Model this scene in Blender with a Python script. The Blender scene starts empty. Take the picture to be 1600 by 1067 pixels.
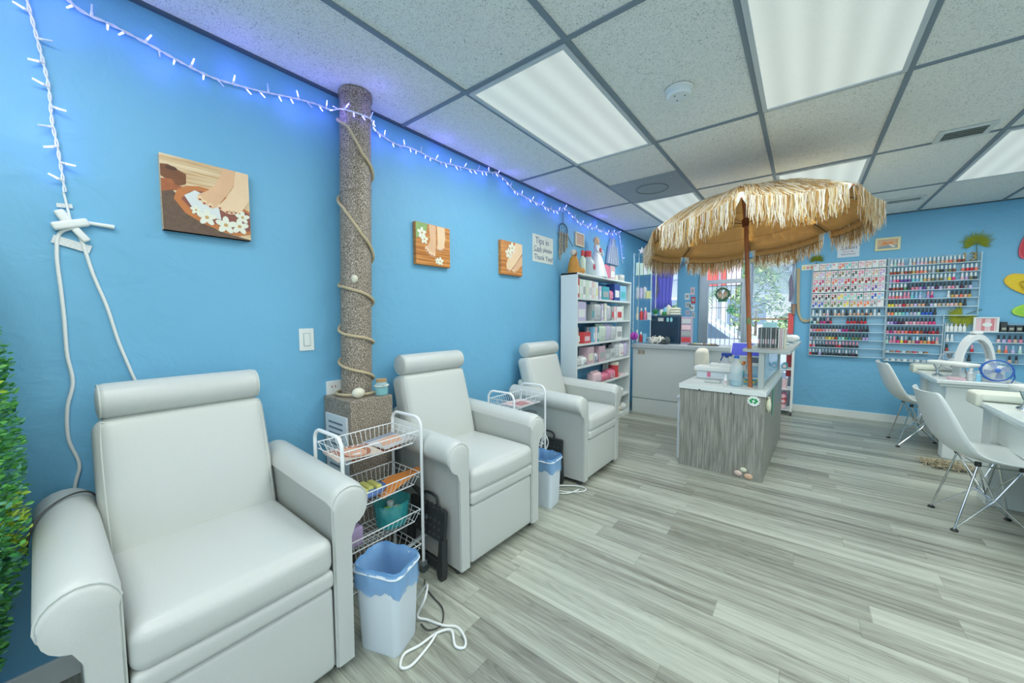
import bpy, math, random
from mathutils import Vector, Matrix, noise
random.seed(7)
PI = math.pi
SC = bpy.context.scene
COL = SC.collection

# ---------------------------------------------------------------- camera
def make_camera():
    yaw, pitch, roll = .6652, -.0637, -.0044
    cy, sy = math.cos(yaw), math.sin(yaw)
    fw = Vector((-sy*math.cos(pitch), cy*math.cos(pitch), math.sin(pitch)))
    r = Vector((cy, sy, 0)); u = r.cross(fw)
    c, s = math.cos(roll), math.sin(roll)
    r2 = r*c + u*s; u2 = -r*s + u*c
    cam = bpy.data.cameras.new('camera'); o = bpy.data.objects.new('camera', cam); COL.objects.link(o)
    M = Matrix(((r2.x, u2.x, -fw.x, 2.0366), (r2.y, u2.y, -fw.y, -1.4756), (r2.z, u2.z, -fw.z, 1.2807), (0, 0, 0, 1)))
    o.matrix_world = M
    cam.sensor_width = 36; cam.lens = 581.45*36/1600; cam.clip_start = .02; cam.clip_end = 200
    SC.camera = o
make_camera()

# ---------------------------------------------------------------- world, sun, exposure
SC.view_settings.view_transform = 'Standard'; SC.view_settings.look = 'None'
SC.view_settings.gamma = 1; SC.view_settings.use_curve_mapping = False
SC.view_settings.exposure = 0.18
W = bpy.data.worlds.new('sky'); SC.world = W; W.use_nodes = True
nt = W.node_tree; nt.nodes.clear()
wo = nt.nodes.new('ShaderNodeOutputWorld'); bg = nt.nodes.new('ShaderNodeBackground')
tc = nt.nodes.new('ShaderNodeTexCoord'); sx = nt.nodes.new('ShaderNodeSeparateXYZ'); cr = nt.nodes.new('ShaderNodeValToRGB')
nt.links.new(tc.outputs['Generated'], sx.inputs[0]); nt.links.new(sx.outputs[2], cr.inputs[0])
cr.color_ramp.elements[0].color = (.80, .90, 1, 1); cr.color_ramp.elements[1].color = (.42, .66, 1, 1)
nt.links.new(cr.outputs[0], bg.inputs[0]); bg.inputs[1].default_value = 1.5
nt.links.new(bg.outputs[0], wo.inputs[0])
LAMP_W = 13.0          # watts of each ceiling troffer
sun = bpy.data.lights.new('sun', 'SUN'); sun.energy = 4.0; sun.angle = .02; sun.color = (1, .96, .88)
so = bpy.data.objects.new('sun', sun); COL.objects.link(so); so.location = (2, 12, 9)
so.rotation_euler = Vector((-.3, .5, -.8)).to_track_quat('-Z', 'Y').to_euler()
H = 2.48; YB = 4.815; F = .6096; W0 = .5724; XR = 6.3; YF = -4.2

# ---------------------------------------------------------------- materials
def lin(h):
    h = h.lstrip('#'); o = []
    for i in (0, 2, 4):
        c = int(h[i:i+2], 16)/255
        o.append(c/12.92 if c <= .04045 else ((c+.055)/1.055)**2.4)
    return (*o, 1)
MATS = {}
def P(name, hexc, rough=.5, metal=0, bump=0, scale=40, var=0, coat=0, sheen=0, spec=.5, emit=0):
    if name in MATS: return MATS[name]
    m = bpy.data.materials.new(name); m.use_nodes = True; n = m.node_tree.nodes; l = m.node_tree.links
    b = n['Principled BSDF']; c = lin(hexc)
    b.inputs['Base Color'].default_value = c; b.inputs['Roughness'].default_value = rough; b.inputs['Metallic'].default_value = metal
    b.inputs['Coat Weight'].default_value = coat; b.inputs['Specular IOR Level'].default_value = spec
    if emit: b.inputs['Emission Color'].default_value = c; b.inputs['Emission Strength'].default_value = emit
    if bump or var:
        t = n.new('ShaderNodeTexCoord'); z = n.new('ShaderNodeTexNoise'); z.inputs['Scale'].default_value = scale; z.inputs['Detail'].default_value = 3
        l.new(t.outputs['Object'], z.inputs['Vector'])
        if bump:
            bp = n.new('ShaderNodeBump'); bp.inputs['Strength'].default_value = bump; bp.inputs['Distance'].default_value = .004
            l.new(z.outputs[0], bp.inputs['Height']); l.new(bp.outputs[0], b.inputs['Normal'])
        if var:
            mx = n.new('ShaderNodeMix'); mx.data_type = 'RGBA'
            mx.inputs[6].default_value = tuple(max(0, x*(1-var)) for x in c[:3])+(1,); mx.inputs[7].default_value = tuple(min(1, x*(1+var)) for x in c[:3])+(1,)
            l.new(z.outputs[0], mx.inputs[0]); l.new(mx.outputs[2], b.inputs['Base Color'])
    MATS[name] = m; return m

def clear(name, hexc='DDF0F8', alpha=.18, rough=.08, dif=.5):
    if name in MATS: return MATS[name]
    m = bpy.data.materials.new(name); m.use_nodes = True; n = m.node_tree.nodes; l = m.node_tree.links
    b = n['Principled BSDF']; b.inputs['Base Color'].default_value = lin(hexc); b.inputs['Roughness'].default_value = rough
    b.inputs['Alpha'].default_value = alpha
    MATS[name] = m; return m

def mat_objcolor(name='object_colour', rough=.25):
    m = bpy.data.materials.new(name); m.use_nodes = True; n = m.node_tree.nodes; l = m.node_tree.links
    oi = n.new('ShaderNodeObjectInfo'); l.new(oi.outputs['Color'], n['Principled BSDF'].inputs['Base Color'])
    n['Principled BSDF'].inputs['Roughness'].default_value = rough
    return m

def mat_floor():
    m = bpy.data.materials.new('grey_oak_planks'); m.use_nodes = True; n = m.node_tree.nodes; l = m.node_tree.links
    b = n['Principled BSDF']
    def N(t, **k):
        x = n.new(t)
        for a, v in k.items(): setattr(x, a, v)
        return x
    def MA(op, a, c=None, d=None):
        x = N('ShaderNodeMath', operation=op)
        for i, v in enumerate((a, c, d)):
            if v is None: continue
            if isinstance(v, (int, float)): x.inputs[i].default_value = v
            else: l.new(v, x.inputs[i])
        return x.outputs[0]
    g = N('ShaderNodeNewGeometry'); s = N('ShaderNodeSeparateXYZ'); l.new(g.outputs['Position'], s.inputs[0])
    X, Y = s.outputs[0], s.outputs[1]
    v = MA('DIVIDE', Y, .123); row = MA('FLOOR', v); fv = MA('FRACT', v)
    wn = N('ShaderNodeTexWhiteNoise', noise_dimensions='1D'); l.new(row, wn.inputs['W'])
    u = MA('ADD', MA('DIVIDE', X, 1.15), MA('MULTIPLY', wn.outputs[0], 7.3)); cu = MA('FLOOR', u); fu = MA('FRACT', u)
    cb = N('ShaderNodeCombineXYZ'); l.new(cu, cb.inputs[0]); l.new(row, cb.inputs[1])
    w2 = N('ShaderNodeTexWhiteNoise', noise_dimensions='2D'); l.new(cb.outputs[0], w2.inputs['Vector'])
    tone = w2.outputs[0]
    # grain coordinates, stretched along the plank, shifted for every plank
    gc = N('ShaderNodeCombineXYZ'); l.new(MA('ADD', MA('MULTIPLY', X, 1.3), MA('MULTIPLY', tone, 37)), gc.inputs[0])
    l.new(MA('MULTIPLY', Y, 16), gc.inputs[1]); l.new(MA('MULTIPLY', tone, 11), gc.inputs[2])
    n1 = N('ShaderNodeTexNoise'); n1.inputs['Scale'].default_value = 1.0; n1.inputs['Detail'].default_value = 3; n1.inputs['Distortion'].default_value = .6; l.new(gc.outputs[0], n1.inputs['Vector'])
    rings = MA('ABSOLUTE', MA('SINE', MA('MULTIPLY', n1.outputs[0], 42)))
    gf = N('ShaderNodeCombineXYZ'); l.new(MA('MULTIPLY', X, 6), gf.inputs[0]); l.new(MA('MULTIPLY', Y, 210), gf.inputs[1]); l.new(tone, gf.inputs[2])
    n2 = N('ShaderNodeTexNoise'); n2.inputs['Scale'].default_value = 1.0; n2.inputs['Detail'].default_value = 4; l.new(gf.outputs[0], n2.inputs['Vector'])
    gs = N('ShaderNodeCombineXYZ'); l.new(MA('ADD', MA('MULTIPLY', X, .9), MA('MULTIPLY', tone, 9)), gs.inputs[0]); l.new(MA('MULTIPLY', Y, 26), gs.inputs[1])
    n3 = N('ShaderNodeTexNoise'); n3.inputs['Scale'].default_value = 1.0; n3.inputs['Detail'].default_value = 2; l.new(gs.outputs[0], n3.inputs['Vector'])
    val = MA('ADD', MA('MULTIPLY', tone, .30), MA('MULTIPLY', n2.outputs[0], .42))
    val = MA('ADD', val, MA('MULTIPLY', rings, .10)); val = MA('ADD', val, MA('MULTIPLY', n3.outputs[0], .75)); val = MA('SUBTRACT', val, .28)
    r = N('ShaderNodeValToRGB'); e = r.color_ramp.elements
    e[0].position = .12; e[0].color = lin('5C5E53'); e[1].position = .95; e[1].color = lin('CACFC1')
    x = e.new(.38); x.color = lin('8A8C80'); x = e.new(.62); x.color = lin('ADB2A5')
    l.new(val, r.inputs[0])
    # seams
    sv = MA('LESS_THAN', MA('MINIMUM', fv, MA('SUBTRACT', 1, fv)), .012); su = MA('LESS_THAN', fu, .0022)
    seam = MA('MAXIMUM', sv, su)
    mx = N('ShaderNodeMix', data_type='RGBA'); l.new(MA('MULTIPLY', seam, .35), mx.inputs[0]); l.new(r.outputs[0], mx.inputs[6]); mx.inputs[7].default_value = lin('5B5B52')
    l.new(mx.outputs[2], b.inputs['Base Color'])
    b.inputs['Roughness'].default_value = .34; b.inputs['Specular IOR Level'].default_value = .45
    bp = N('ShaderNodeBump'); bp.inputs['Strength'].default_value = .12; bp.inputs['Distance'].default_value = .002
    l.new(n2.outputs[0], bp.inputs['Height']); l.new(bp.outputs[0], b.inputs['Normal'])
    return m

def mat_wall(name, hexc):
    m = bpy.data.materials.new(name); m.use_nodes = True; n = m.node_tree.nodes; l = m.node_tree.links
    b = n['Principled BSDF']; b.inputs['Base Color'].default_value = lin(hexc); b.inputs['Roughness'].default_value = .55
    g = n.new('ShaderNodeNewGeometry')
    a = n.new('ShaderNodeTexNoise'); a.inputs['Scale'].default_value = 9; a.inputs['Detail'].default_value = 6; a.inputs['Distortion'].default_value = 1.2; l.new(g.outputs['Position'], a.inputs['Vector'])
    c = n.new('ShaderNodeTexNoise'); c.inputs['Scale'].default_value = 1.6; c.inputs['Detail'].default_value = 2; l.new(g.outputs['Position'], c.inputs['Vector'])
    bp = n.new('ShaderNodeBump'); bp.inputs['Strength'].default_value = .35; bp.inputs['Distance'].default_value = .012
    l.new(a.outputs[0], bp.inputs['Height']); l.new(bp.outputs[0], b.inputs['Normal'])
    mx = n.new('ShaderNodeMix'); mx.data_type = 'RGBA'; cc = lin(hexc)
    mx.inputs[6].default_value = tuple(v*.93 for v in cc[:3])+(1,); mx.inputs[7].default_value = tuple(min(1, v*1.07) for v in cc[:3])+(1,)
    l.new(c.outputs[0], mx.inputs[0]); l.new(mx.outputs[2], b.inputs['Base Color'])
    return m

def mat_tile():
    m = bpy.data.materials.new('fissured_ceiling_tile'); m.use_nodes = True; n = m.node_tree.nodes; l = m.node_tree.links
    b = n['Principled BSDF']; b.inputs['Roughness'].default_value = .9
    g = n.new('ShaderNodeNewGeometry')
    a = n.new('ShaderNodeTexNoise'); a.inputs['Scale'].default_value = 85; a.inputs['Detail'].default_value = 1.0; a.inputs['Distortion'].default_value = 3.2; l.new(g.outputs['Position'], a.inputs['Vector'])
    r = n.new('ShaderNodeValToRGB'); e = r.color_ramp.elements; e[0].position = .33; e[0].color = lin('A3ADAB'); e[1].position = .40; e[1].color = lin('EEF3F0')
    l.new(a.outputs[0], r.inputs[0]); l.new(r.outputs[0], b.inputs['Base Color'])
    bp = n.new('ShaderNodeBump'); bp.inputs['Strength'].default_value = .6; bp.inputs['Distance'].default_value = .004
    l.new(r.outputs[0], bp.inputs['Height']); l.new(bp.outputs[0], b.inputs['Normal'])
    return m

def mat_speckle():
    m = bpy.data.materials.new('speckled_stone_paint'); m.use_nodes = True; n = m.node_tree.nodes; l = m.node_tree.links
    b = n['Principled BSDF']; b.inputs['Roughness'].default_value = .5
    g = n.new('ShaderNodeTexCoord'); a = n.new('ShaderNodeTexNoise'); a.inputs['Scale'].default_value = 210; a.inputs['Detail'].default_value = 2; l.new(g.outputs['Object'], a.inputs['Vector'])
    r = n.new('ShaderNodeValToRGB'); e = r.color_ramp.elements; e[0].position = .38; e[0].color = lin('5A4F44'); e[1].position = .64; e[1].color = lin('C9C1B1')
    x = e.new(.48); x.color = lin('857868'); x = e.new(.55); x.color = lin('978C7D')
    l.new(a.outputs[0], r.inputs[0]); l.new(r.outputs[0], b.inputs['Base Color'])
    return m

def mat_woodgrain(name, c0, c1, axis=2, scale=1.0):
    m = bpy.data.materials.new(name); m.use_nodes = True; n = m.node_tree.nodes; l = m.node_tree.links
    b = n['Principled BSDF']; b.inputs['Roughness'].default_value = .4
    t = n.new('ShaderNodeTexCoord'); mp = n.new('ShaderNodeMapping'); sc = [60*scale]*3; sc[axis] = 2.0*scale
    mp.inputs['Scale'].default_value = sc; l.new(t.outputs['Object'], mp.inputs[0])
    a = n.new('ShaderNodeTexNoise'); a.inputs['Scale'].default_value = 1; a.inputs['Detail'].default_value = 5; a.inputs['Distortion'].default_value = .8; l.new(mp.outputs[0], a.inputs['Vector'])
    r = n.new('ShaderNodeValToRGB'); e = r.color_ramp.elements; e[0].position = .35; e[0].color = lin(c0); e[1].position = .68; e[1].color = lin(c1)
    l.new(a.outputs[0], r.inputs[0]); l.new(r.outputs[0], b.inputs['Base Color'])
    return m

def mat_fabric_glow(name, hexc, tr=.5):
    m = bpy.data.materials.new(name); m.use_nodes = True; n = m.node_tree.nodes; l = m.node_tree.links
    n.remove(n['Principled BSDF']); o = n['Material Output']
    d = n.new('ShaderNodeBsdfDiffuse'); t = n.new('ShaderNodeBsdfTranslucent'); mx = n.new('ShaderNodeMixShader')
    tc = n.new('ShaderNodeTexCoord'); w = n.new('ShaderNodeTexNoise'); w.inputs['Scale'].default_value = 30; l.new(tc.outputs['Object'], w.inputs['Vector'])
    mc = n.new('ShaderNodeMix'); mc.data_type = 'RGBA'; c = lin(hexc); mc.inputs[6].default_value = tuple(v*.88 for v in c[:3])+(1,); mc.inputs[7].default_value = c
    l.new(w.outputs[0], mc.inputs[0])
    for s in (d, t): l.new(mc.outputs[2], s.inputs['Color'])
    mx.inputs[0].default_value = tr; l.new(d.outputs[0], mx.inputs[1]); l.new(t.outputs[0], mx.inputs[2]); l.new(mx.outputs[0], o.inputs[0])
    return m

def mat_emit(name, hexc, strength):
    m = bpy.data.materials.new(name); m.use_nodes = True; b = m.node_tree.nodes['Principled BSDF']
    b.inputs['Base Color'].default_value = lin(hexc); b.inputs['Emission Color'].default_value = lin(hexc); b.inputs['Emission Strength'].default_value = strength
    return m

M_FLOOR = mat_floor(); M_WALL = mat_wall('blue_wall_paint', '73B6D9'); M_TILE = mat_tile(); M_SPK = mat_speckle()
M_WHITE = P('white_paint', 'E8EEEA', .45); M_TRIM = P('white_trim', 'E6ECE8', .4)
M_GRID = P('ceiling_grid_metal', '7A8C98', .5)
M_VINYL = P('white_vinyl', 'C9CDC8', .36, bump=.12, scale=260, var=.03)
M_VSEAM = P('vinyl_seam', 'CDD2CC', .5)
M_BLACK = P('black_plastic', '2E3233', .45, bump=.2, scale=300)
M_WIRE = P('white_wire', 'EFF3F3', .35)
M_CHROME = P('chrome', 'D5DADC', .12, 1)
M_STEEL = P('brushed_steel', 'B9BFC0', .3, 1)
M_GLASS = clear('window_glass', 'EAF6FA', .06, .03)
M_ACRYL = clear('clear_acrylic', 'BFE4F2', .22, .1)
M_OBJ = mat_objcolor()

# ---------------------------------------------------------------- mesh builder
class MB:
    def __init__(s): s.v = []; s.f = []; s.m = []; s.flat = []
    def add(s, vs, fs, m=0):
        k = len(s.v); s.v += [tuple(p) for p in vs]
        for f in fs: s.f.append(tuple(i+k for i in f)); s.m.append(m)
        return s
    def box(s, x0, x1, y0, y1, z0, z1, m=0):
        vs = [(x, y, z) for x in (x0, x1) for y in (y0, y1) for z in (z0, z1)]
        return s.add(vs, [(0, 1, 3, 2), (4, 6, 7, 5), (0, 4, 5, 1), (2, 3, 7, 6), (0, 2, 6, 4), (1, 5, 7, 3)], m)
    def obox(s, c, hx, hy, hz, R, m=0):
        vs = [Vector(c)+R @ Vector((x*hx, y*hy, z*hz)) for x in (-1, 1) for y in (-1, 1) for z in (-1, 1)]
        return s.add(vs, [(0, 1, 3, 2), (4, 6, 7, 5), (0, 4, 5, 1), (2, 3, 7, 6), (0, 2, 6, 4), (1, 5, 7, 3)], m)
    def cushion(s, c, hx, hy, hz, r, puff=(0, 0, 0), n=8, m=0, R=None):
        pts = {}; c = Vector(c)
        def P3(u, v, w):
            key = (round(u, 4), round(v, 4), round(w, 4))
            if key in pts: return pts[key]
            p = Vector((u*hx, v*hy, w*hz)); ih = Vector((hx-r, hy-r, hz-r))
            q = Vector([max(-ih[i], min(ih[i], p[i])) for i in range(3)]); d = p-q
            if d.length > 1e-9: d = d.normalized()*r
            p = q+d
            p.x += puff[0]*u*(1-v*v)*(1-w*w); p.y += puff[1]*v*(1-u*u)*(1-w*w); p.z += puff[2]*w*(1-u*u)*(1-v*v)
            if R: p = R @ p
            pts[key] = len(s.v); s.v.append(tuple(c+p)); return pts[key]
        def g(h):  # grid, dense near the rim
            e = min(.9, r/h); t = [-1, -1+e*.3, -1+e*.62, -1+e]; k = max(1, n-2)
            t += [(-1+e)+(2-2*e)*i/k for i in range(1, k)]; t += [1-e, 1-e*.62, 1-e*.3, 1]; return t
        G = (g(hx), g(hy), g(hz))
        for ax in range(3):
            a, b = [(1, 2), (2, 0), (0, 1)][ax]
            for sg in (-1, 1):
                for i in range(len(G[a])-1):
                    for j in range(len(G[b])-1):
                        q = []
                        for (ii, jj) in ((i, j), (i+1, j), (i+1, j+1), (i, j+1)):
                            t = [0, 0, 0]; t[ax] = sg; t[a] = G[a][ii]; t[b] = G[b][jj]; q.append(P3(*t))
                        if len(set(q)) < 4: continue
                        s.f.append(tuple(q if sg > 0 else q[::-1])); s.m.append(m)
        return s
    def cyl(s, p0, p1, r0, r1=None, n=16, m=0, caps=True):
        p0, p1 = Vector(p0), Vector(p1); r1 = r0 if r1 is None else r1
        d = (p1-p0).normalized(); a = d.orthogonal().normalized(); b = d.cross(a); k = len(s.v)
        for p, r in ((p0, r0), (p1, r1)):
            for i in range(n):
                t = 2*PI*i/n; s.v.append(tuple(p+a*(r*math.cos(t))+b*(r*math.sin(t))))
        for i in range(n):
            j = (i+1) % n; s.f.append((k+i, k+j, k+n+j, k+n+i)); s.m.append(m)
        if caps: s.f.append(tuple(k+i for i in range(n))[::-1]); s.m.append(m); s.f.append(tuple(k+n+i for i in range(n))); s.m.append(m)
        return s
    def tube(s, path, r, n=8, m=0, closed=False):
        path = [Vector(p) for p in path]; L = len(path); k = len(s.v); a = None
        for i, p in enumerate(path):
            if closed: d = path[(i+1) % L]-path[i-1]
            else: d = path[min(i+1, L-1)]-path[max(i-1, 0)]
            d = d.normalized() if d.length > 1e-9 else Vector((0, 0, 1))
            if a is None: a = d.orthogonal().normalized()
            a = a-d*a.dot(d); a = a.normalized() if a.length > 1e-6 else d.orthogonal().normalized()
            b = d.cross(a); rr = r[i] if isinstance(r, (list, tuple)) else r
            for j in range(n):
                t = 2*PI*j/n; s.v.append(tuple(p+a*(rr*math.cos(t))+b*(rr*math.sin(t))))
        for i in range(L if closed else L-1):
            i2 = (i+1) % L
            for j in range(n):
                j2 = (j+1) % n; s.f.append((k+i*n+j, k+i*n+j2, k+i2*n+j2, k+i2*n+j)); s.m.append(m)
        if not closed:
            s.f.append(tuple(k+j for j in range(n))[::-1]); s.m.append(m); s.f.append(tuple(k+(L-1)*n+j for j in range(n))); s.m.append(m)
        return s
    def lathe(s, c, prof, n=20, m=0, axis='z', sx=1, sy=1):
        c = Vector(c); k = len(s.v)
        for r, z in prof:
            for i in range(n):
                t = 2*PI*i/n; x, y = r*sx*math.cos(t), r*sy*math.sin(t)
                p = (x, y, z) if axis == 'z' else ((z, x, y) if axis == 'x' else (y, z, x))
                s.v.append(tuple(c+Vector(p)))
        for a in range(len(prof)-1):
            for i in range(n):
                j = (i+1) % n; s.f.append((k+a*n+i, k+a*n+j, k+(a+1)*n+j, k+(a+1)*n+i)); s.m.append(m)
        s.f.append(tuple(k+i for i in range(n))[::-1]); s.m.append(m)
        z = k+(len(prof)-1)*n; s.f.append(tuple(z+i for i in range(n))); s.m.append(m)
        return s
    def prism(s, pts, axis, a, b, m=0):   # closed outline pts extruded along axis from a to b
        def mk(p, t):
            q = list(p); q.insert(axis, t); return tuple(q)
        k = len(s.v); L = len(pts); s.v += [mk(p, a) for p in pts]+[mk(p, b) for p in pts]
        for i in range(L):
            j = (i+1) % L; s.f.append((k+i, k+j, k+L+j, k+L+i)); s.m.append(m)
        s.f.append(tuple(k+i for i in range(L))[::-1]); s.m.append(m); s.f.append(tuple(k+L+i for i in range(L))); s.m.append(m)
        return s
    def ell(s, c, rx, ry, rz, n=14, m=0):
        prof = [(max(1e-4, math.sin(PI*i/n)), -math.cos(PI*i/n)) for i in range(n+1)]; k = len(s.v)
        s.lathe((0, 0, 0), prof, n+4, m); c = Vector(c)
        for i in range(k, len(s.v)): p = s.v[i]; s.v[i] = (c.x+p[0]*rx, c.y+p[1]*ry, c.z+p[2]*rz)
        return s
    def xf(s, M, k=0):
        for i in range(k, len(s.v)): s.v[i] = tuple(M @ Vector(s.v[i]))
        return s
    def mesh(s, name, mats, smooth=35):
        me = bpy.data.meshes.new(name); me.from_pydata(s.v, [], s.f)
        for m in (mats if isinstance(mats, (list, tuple)) else [mats]): me.materials.append(m)
        me.polygons.foreach_set('material_index', s.m)
        if smooth:
            me.polygons.foreach_set('use_smooth', [True]*len(s.f)); me.update(); me.set_sharp_from_angle(angle=math.radians(smooth))
        me.update(); return me
    def build(s, name, mats, parent=None, smooth=35, bevel=0, label=None, fix=True):
        me = s.mesh(name, mats, smooth)
        if fix:
            import bmesh
            b = bmesh.new(); b.from_mesh(me); bmesh.ops.recalc_face_normals(b, faces=b.faces); b.to_mesh(me); b.free()
        o = bpy.data.objects.new(name, me); COL.objects.link(o)
        if parent: o.parent = parent
        if bevel:
            mo = o.modifiers.new('bevel', 'BEVEL'); mo.width = bevel; mo.segments = 3; mo.limit_method = 'ANGLE'
        if label: o['label'] = label
        return o

def thing(name, label, cat, loc=(0, 0, 0), rz=0, group=None, M=None):
    o = bpy.data.objects.new(name, None); o.empty_display_size = .05; COL.objects.link(o)
    if M is not None: o.matrix_world = M
    else: o.location = loc; o.rotation_euler = (0, 0, rz)
    o['label'] = label; o['category'] = cat
    if group: o['group'] = group
    return o
def tag(o, label, cat, group=None, loc=None, rz=None, M=None):
    o['label'] = label; o['category'] = cat
    if group: o['group'] = group
    if loc: o.location = loc
    if rz: o.rotation_euler = (0, 0, rz)
    if M is not None: o.matrix_world = M
    return o
def struct(name, mb, mats, smooth=0, bevel=0):
    o = mb.build(name, mats, smooth=smooth, bevel=bevel); o['kind'] = 'structure'; return o
def dup(root, loc=None, rz=None, label=None, group=None, M=None):
    r = root.copy(); COL.objects.link(r)
    if M is not None: r.matrix_world = M
    if loc is not None: r.location = loc
    if rz is not None: r.rotation_euler = (0, 0, rz)
    if label: r['label'] = label
    if group: r['group'] = group
    for ch in list(root.children):
        c = ch.copy(); COL.objects.link(c); c.parent = r
        for g in list(ch.children):
            d = g.copy(); COL.objects.link(d); d.parent = c
    return r
def ML(y, z, x=.0):   # frame on the left wall: local x runs along the wall away from camera, y up, z out of the wall
    return Matrix(((0, 0, 1, x), (1, 0, 0, y), (0, 1, 0, z), (0, 0, 0, 1)))
def MK(x, z, y=YB):   # frame on the back wall
    return Matrix(((1, 0, 0, x), (0, 0, -1, y), (0, 1, 0, z), (0, 0, 0, 1)))
FONT_CACHE = {}
def text(name, s, size, mat, parent, loc, ext=.0006, align='CENTER', shear=0, rot=None, space=1.0):
    c = bpy.data.curves.new(name, 'FONT'); c.body = s; c.size = size; c.extrude = ext; c.align_x = align; c.align_y = 'CENTER'
    c.shear = shear; c.space_character = space; c.resolution_u = 3
    t = bpy.data.objects.new('t', c); COL.objects.link(t)
    dg = bpy.context.evaluated_depsgraph_get(); me = bpy.data.meshes.new_from_object(t.evaluated_get(dg))
    bpy.data.objects.remove(t); bpy.data.curves.remove(c)
    me.name = name; me.materials.clear(); me.materials.append(mat)
    o = bpy.data.objects.new(name, me); COL.objects.link(o); o.parent = parent; o.location = loc
    if rot: o.rotation_euler = rot
    return o
def smooth_path(pts, k=6, closed=False):
    P0 = [Vector(p) for p in pts]; out = []; L = len(P0)
    rng = range(L) if closed else range(L-1)
    for i in rng:
        p0 = P0[i-1] if (i > 0 or closed) else P0[0]; p1 = P0[i]; p2 = P0[(i+1) % L]
        p3 = P0[(i+2) % L] if (closed or i+2 < L) else P0[-1]
        for j in range(k):
            t = j/k; out.append(.5*((2*p1)+(p2-p0)*t+(2*p0-5*p1+4*p2-p3)*t*t+(-p0+3*p1-3*p2+p3)*t**3))
    if not closed: out.append(P0[-1])
    return out
ORD = ['first', 'second', 'third', 'fourth', 'fifth', 'sixth', 'seventh', 'eighth', 'ninth', 'tenth', 'eleventh', 'twelfth', 'thirteenth', 'fourteenth', 'fifteenth',
       'sixteenth', 'seventeenth', 'eighteenth', 'nineteenth', 'twentieth', 'twenty-first', 'twenty-second', 'twenty-third', 'twenty-fourth', 'twenty-fifth']

# ================================================================ ROOM
def room():
    struct('floor', MB().box(-.15, XR+.15, YF-.15, YB+.25, -.1, 0), M_FLOOR)
    struct('ceiling', MB().box(-.15, XR+.15, YF-.15, YB+.3, H+.004, H+.1), M_TILE)
    struct('wall_left', MB().box(-.15, 0, YF, YB+.25, 0, H+.004), M_WALL)
    # back wall with an opening for the small window, and one for door and large window
    w = MB(); a, b = YB, YB+.25
    w.box(0, .04, a, b, 0, H+.004); w.box(.04, .44, a, b, 0, 1.36); w.box(.04, .44, a, b, 2.12, H+.004); w.box(.44, .731, a, b, 0, H+.004)
    w.box(.731, 1.93, a, b, 2.12, H+.004); w.box(1.93, XR, a, b, 0, H+.004)
    struct('wall_back', w, M_WALL)
    w = MB(); a, b = XR, XR+.15
    w.box(a, b, YF, YB, 0, .5); w.box(a, b, YF, YB, 2.3, H+.004); w.box(a, b, YF, -3.4, .5, 2.3); w.box(a, b, -.2, YB+.25, .5, 2.3)  # opening in this unseen wall is added to let sky light in
    struct('wall_right', w, M_WALL)
    w = MB(); a, b = YF-.15, YF
    w.box(-.15, XR+.15, a, b, 0, .25); w.box(-.15, XR+.15, a, b, 2.3, H+.004); w.box(-.15, .35, a, b, .25, 2.3); w.box(3.0, 3.4, a, b, .25, 2.3); w.box(5.9, XR+.15, a, b, .25, 2.3)  # unseen wall behind the camera, its openings added for soft sky fill
    struct('wall_front', w, M_WALL)
    struct('baseboard_back', MB().box(1.945, XR, YB-.016, YB, 0, .095), M_TRIM, bevel=.004)
    struct('baseboard_left', MB().box(0, .014, YF, 3.0, 0, .09), M_TRIM, bevel=.004)
    # ceiling grid, T bars
    g = MB(); xs = [W0+k*F for k in range(-0, 10) if W0+k*F < XR]; ys = [2*F*k for k in range(-3, 4)]
    for x in xs: g.box(x-.012, x+.012, YF, YB, H-.004, H+.006)
    for i, y in enumerate(ys): g.box(0, XR, y-.011, y+.011, H-.0035, H+.006)
    for k in (1, 3): pass
    struct('trim_1', g, M_GRID)
    g = MB(); g.box(0, .022, YF, YB, H-.006, H+.005); g.box(0, XR, YB-.022, YB, H-.006, H+.005)
    struct('trim_2', g, P('dark_wall_angle', '4A5F6E', .6))
room()

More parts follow.
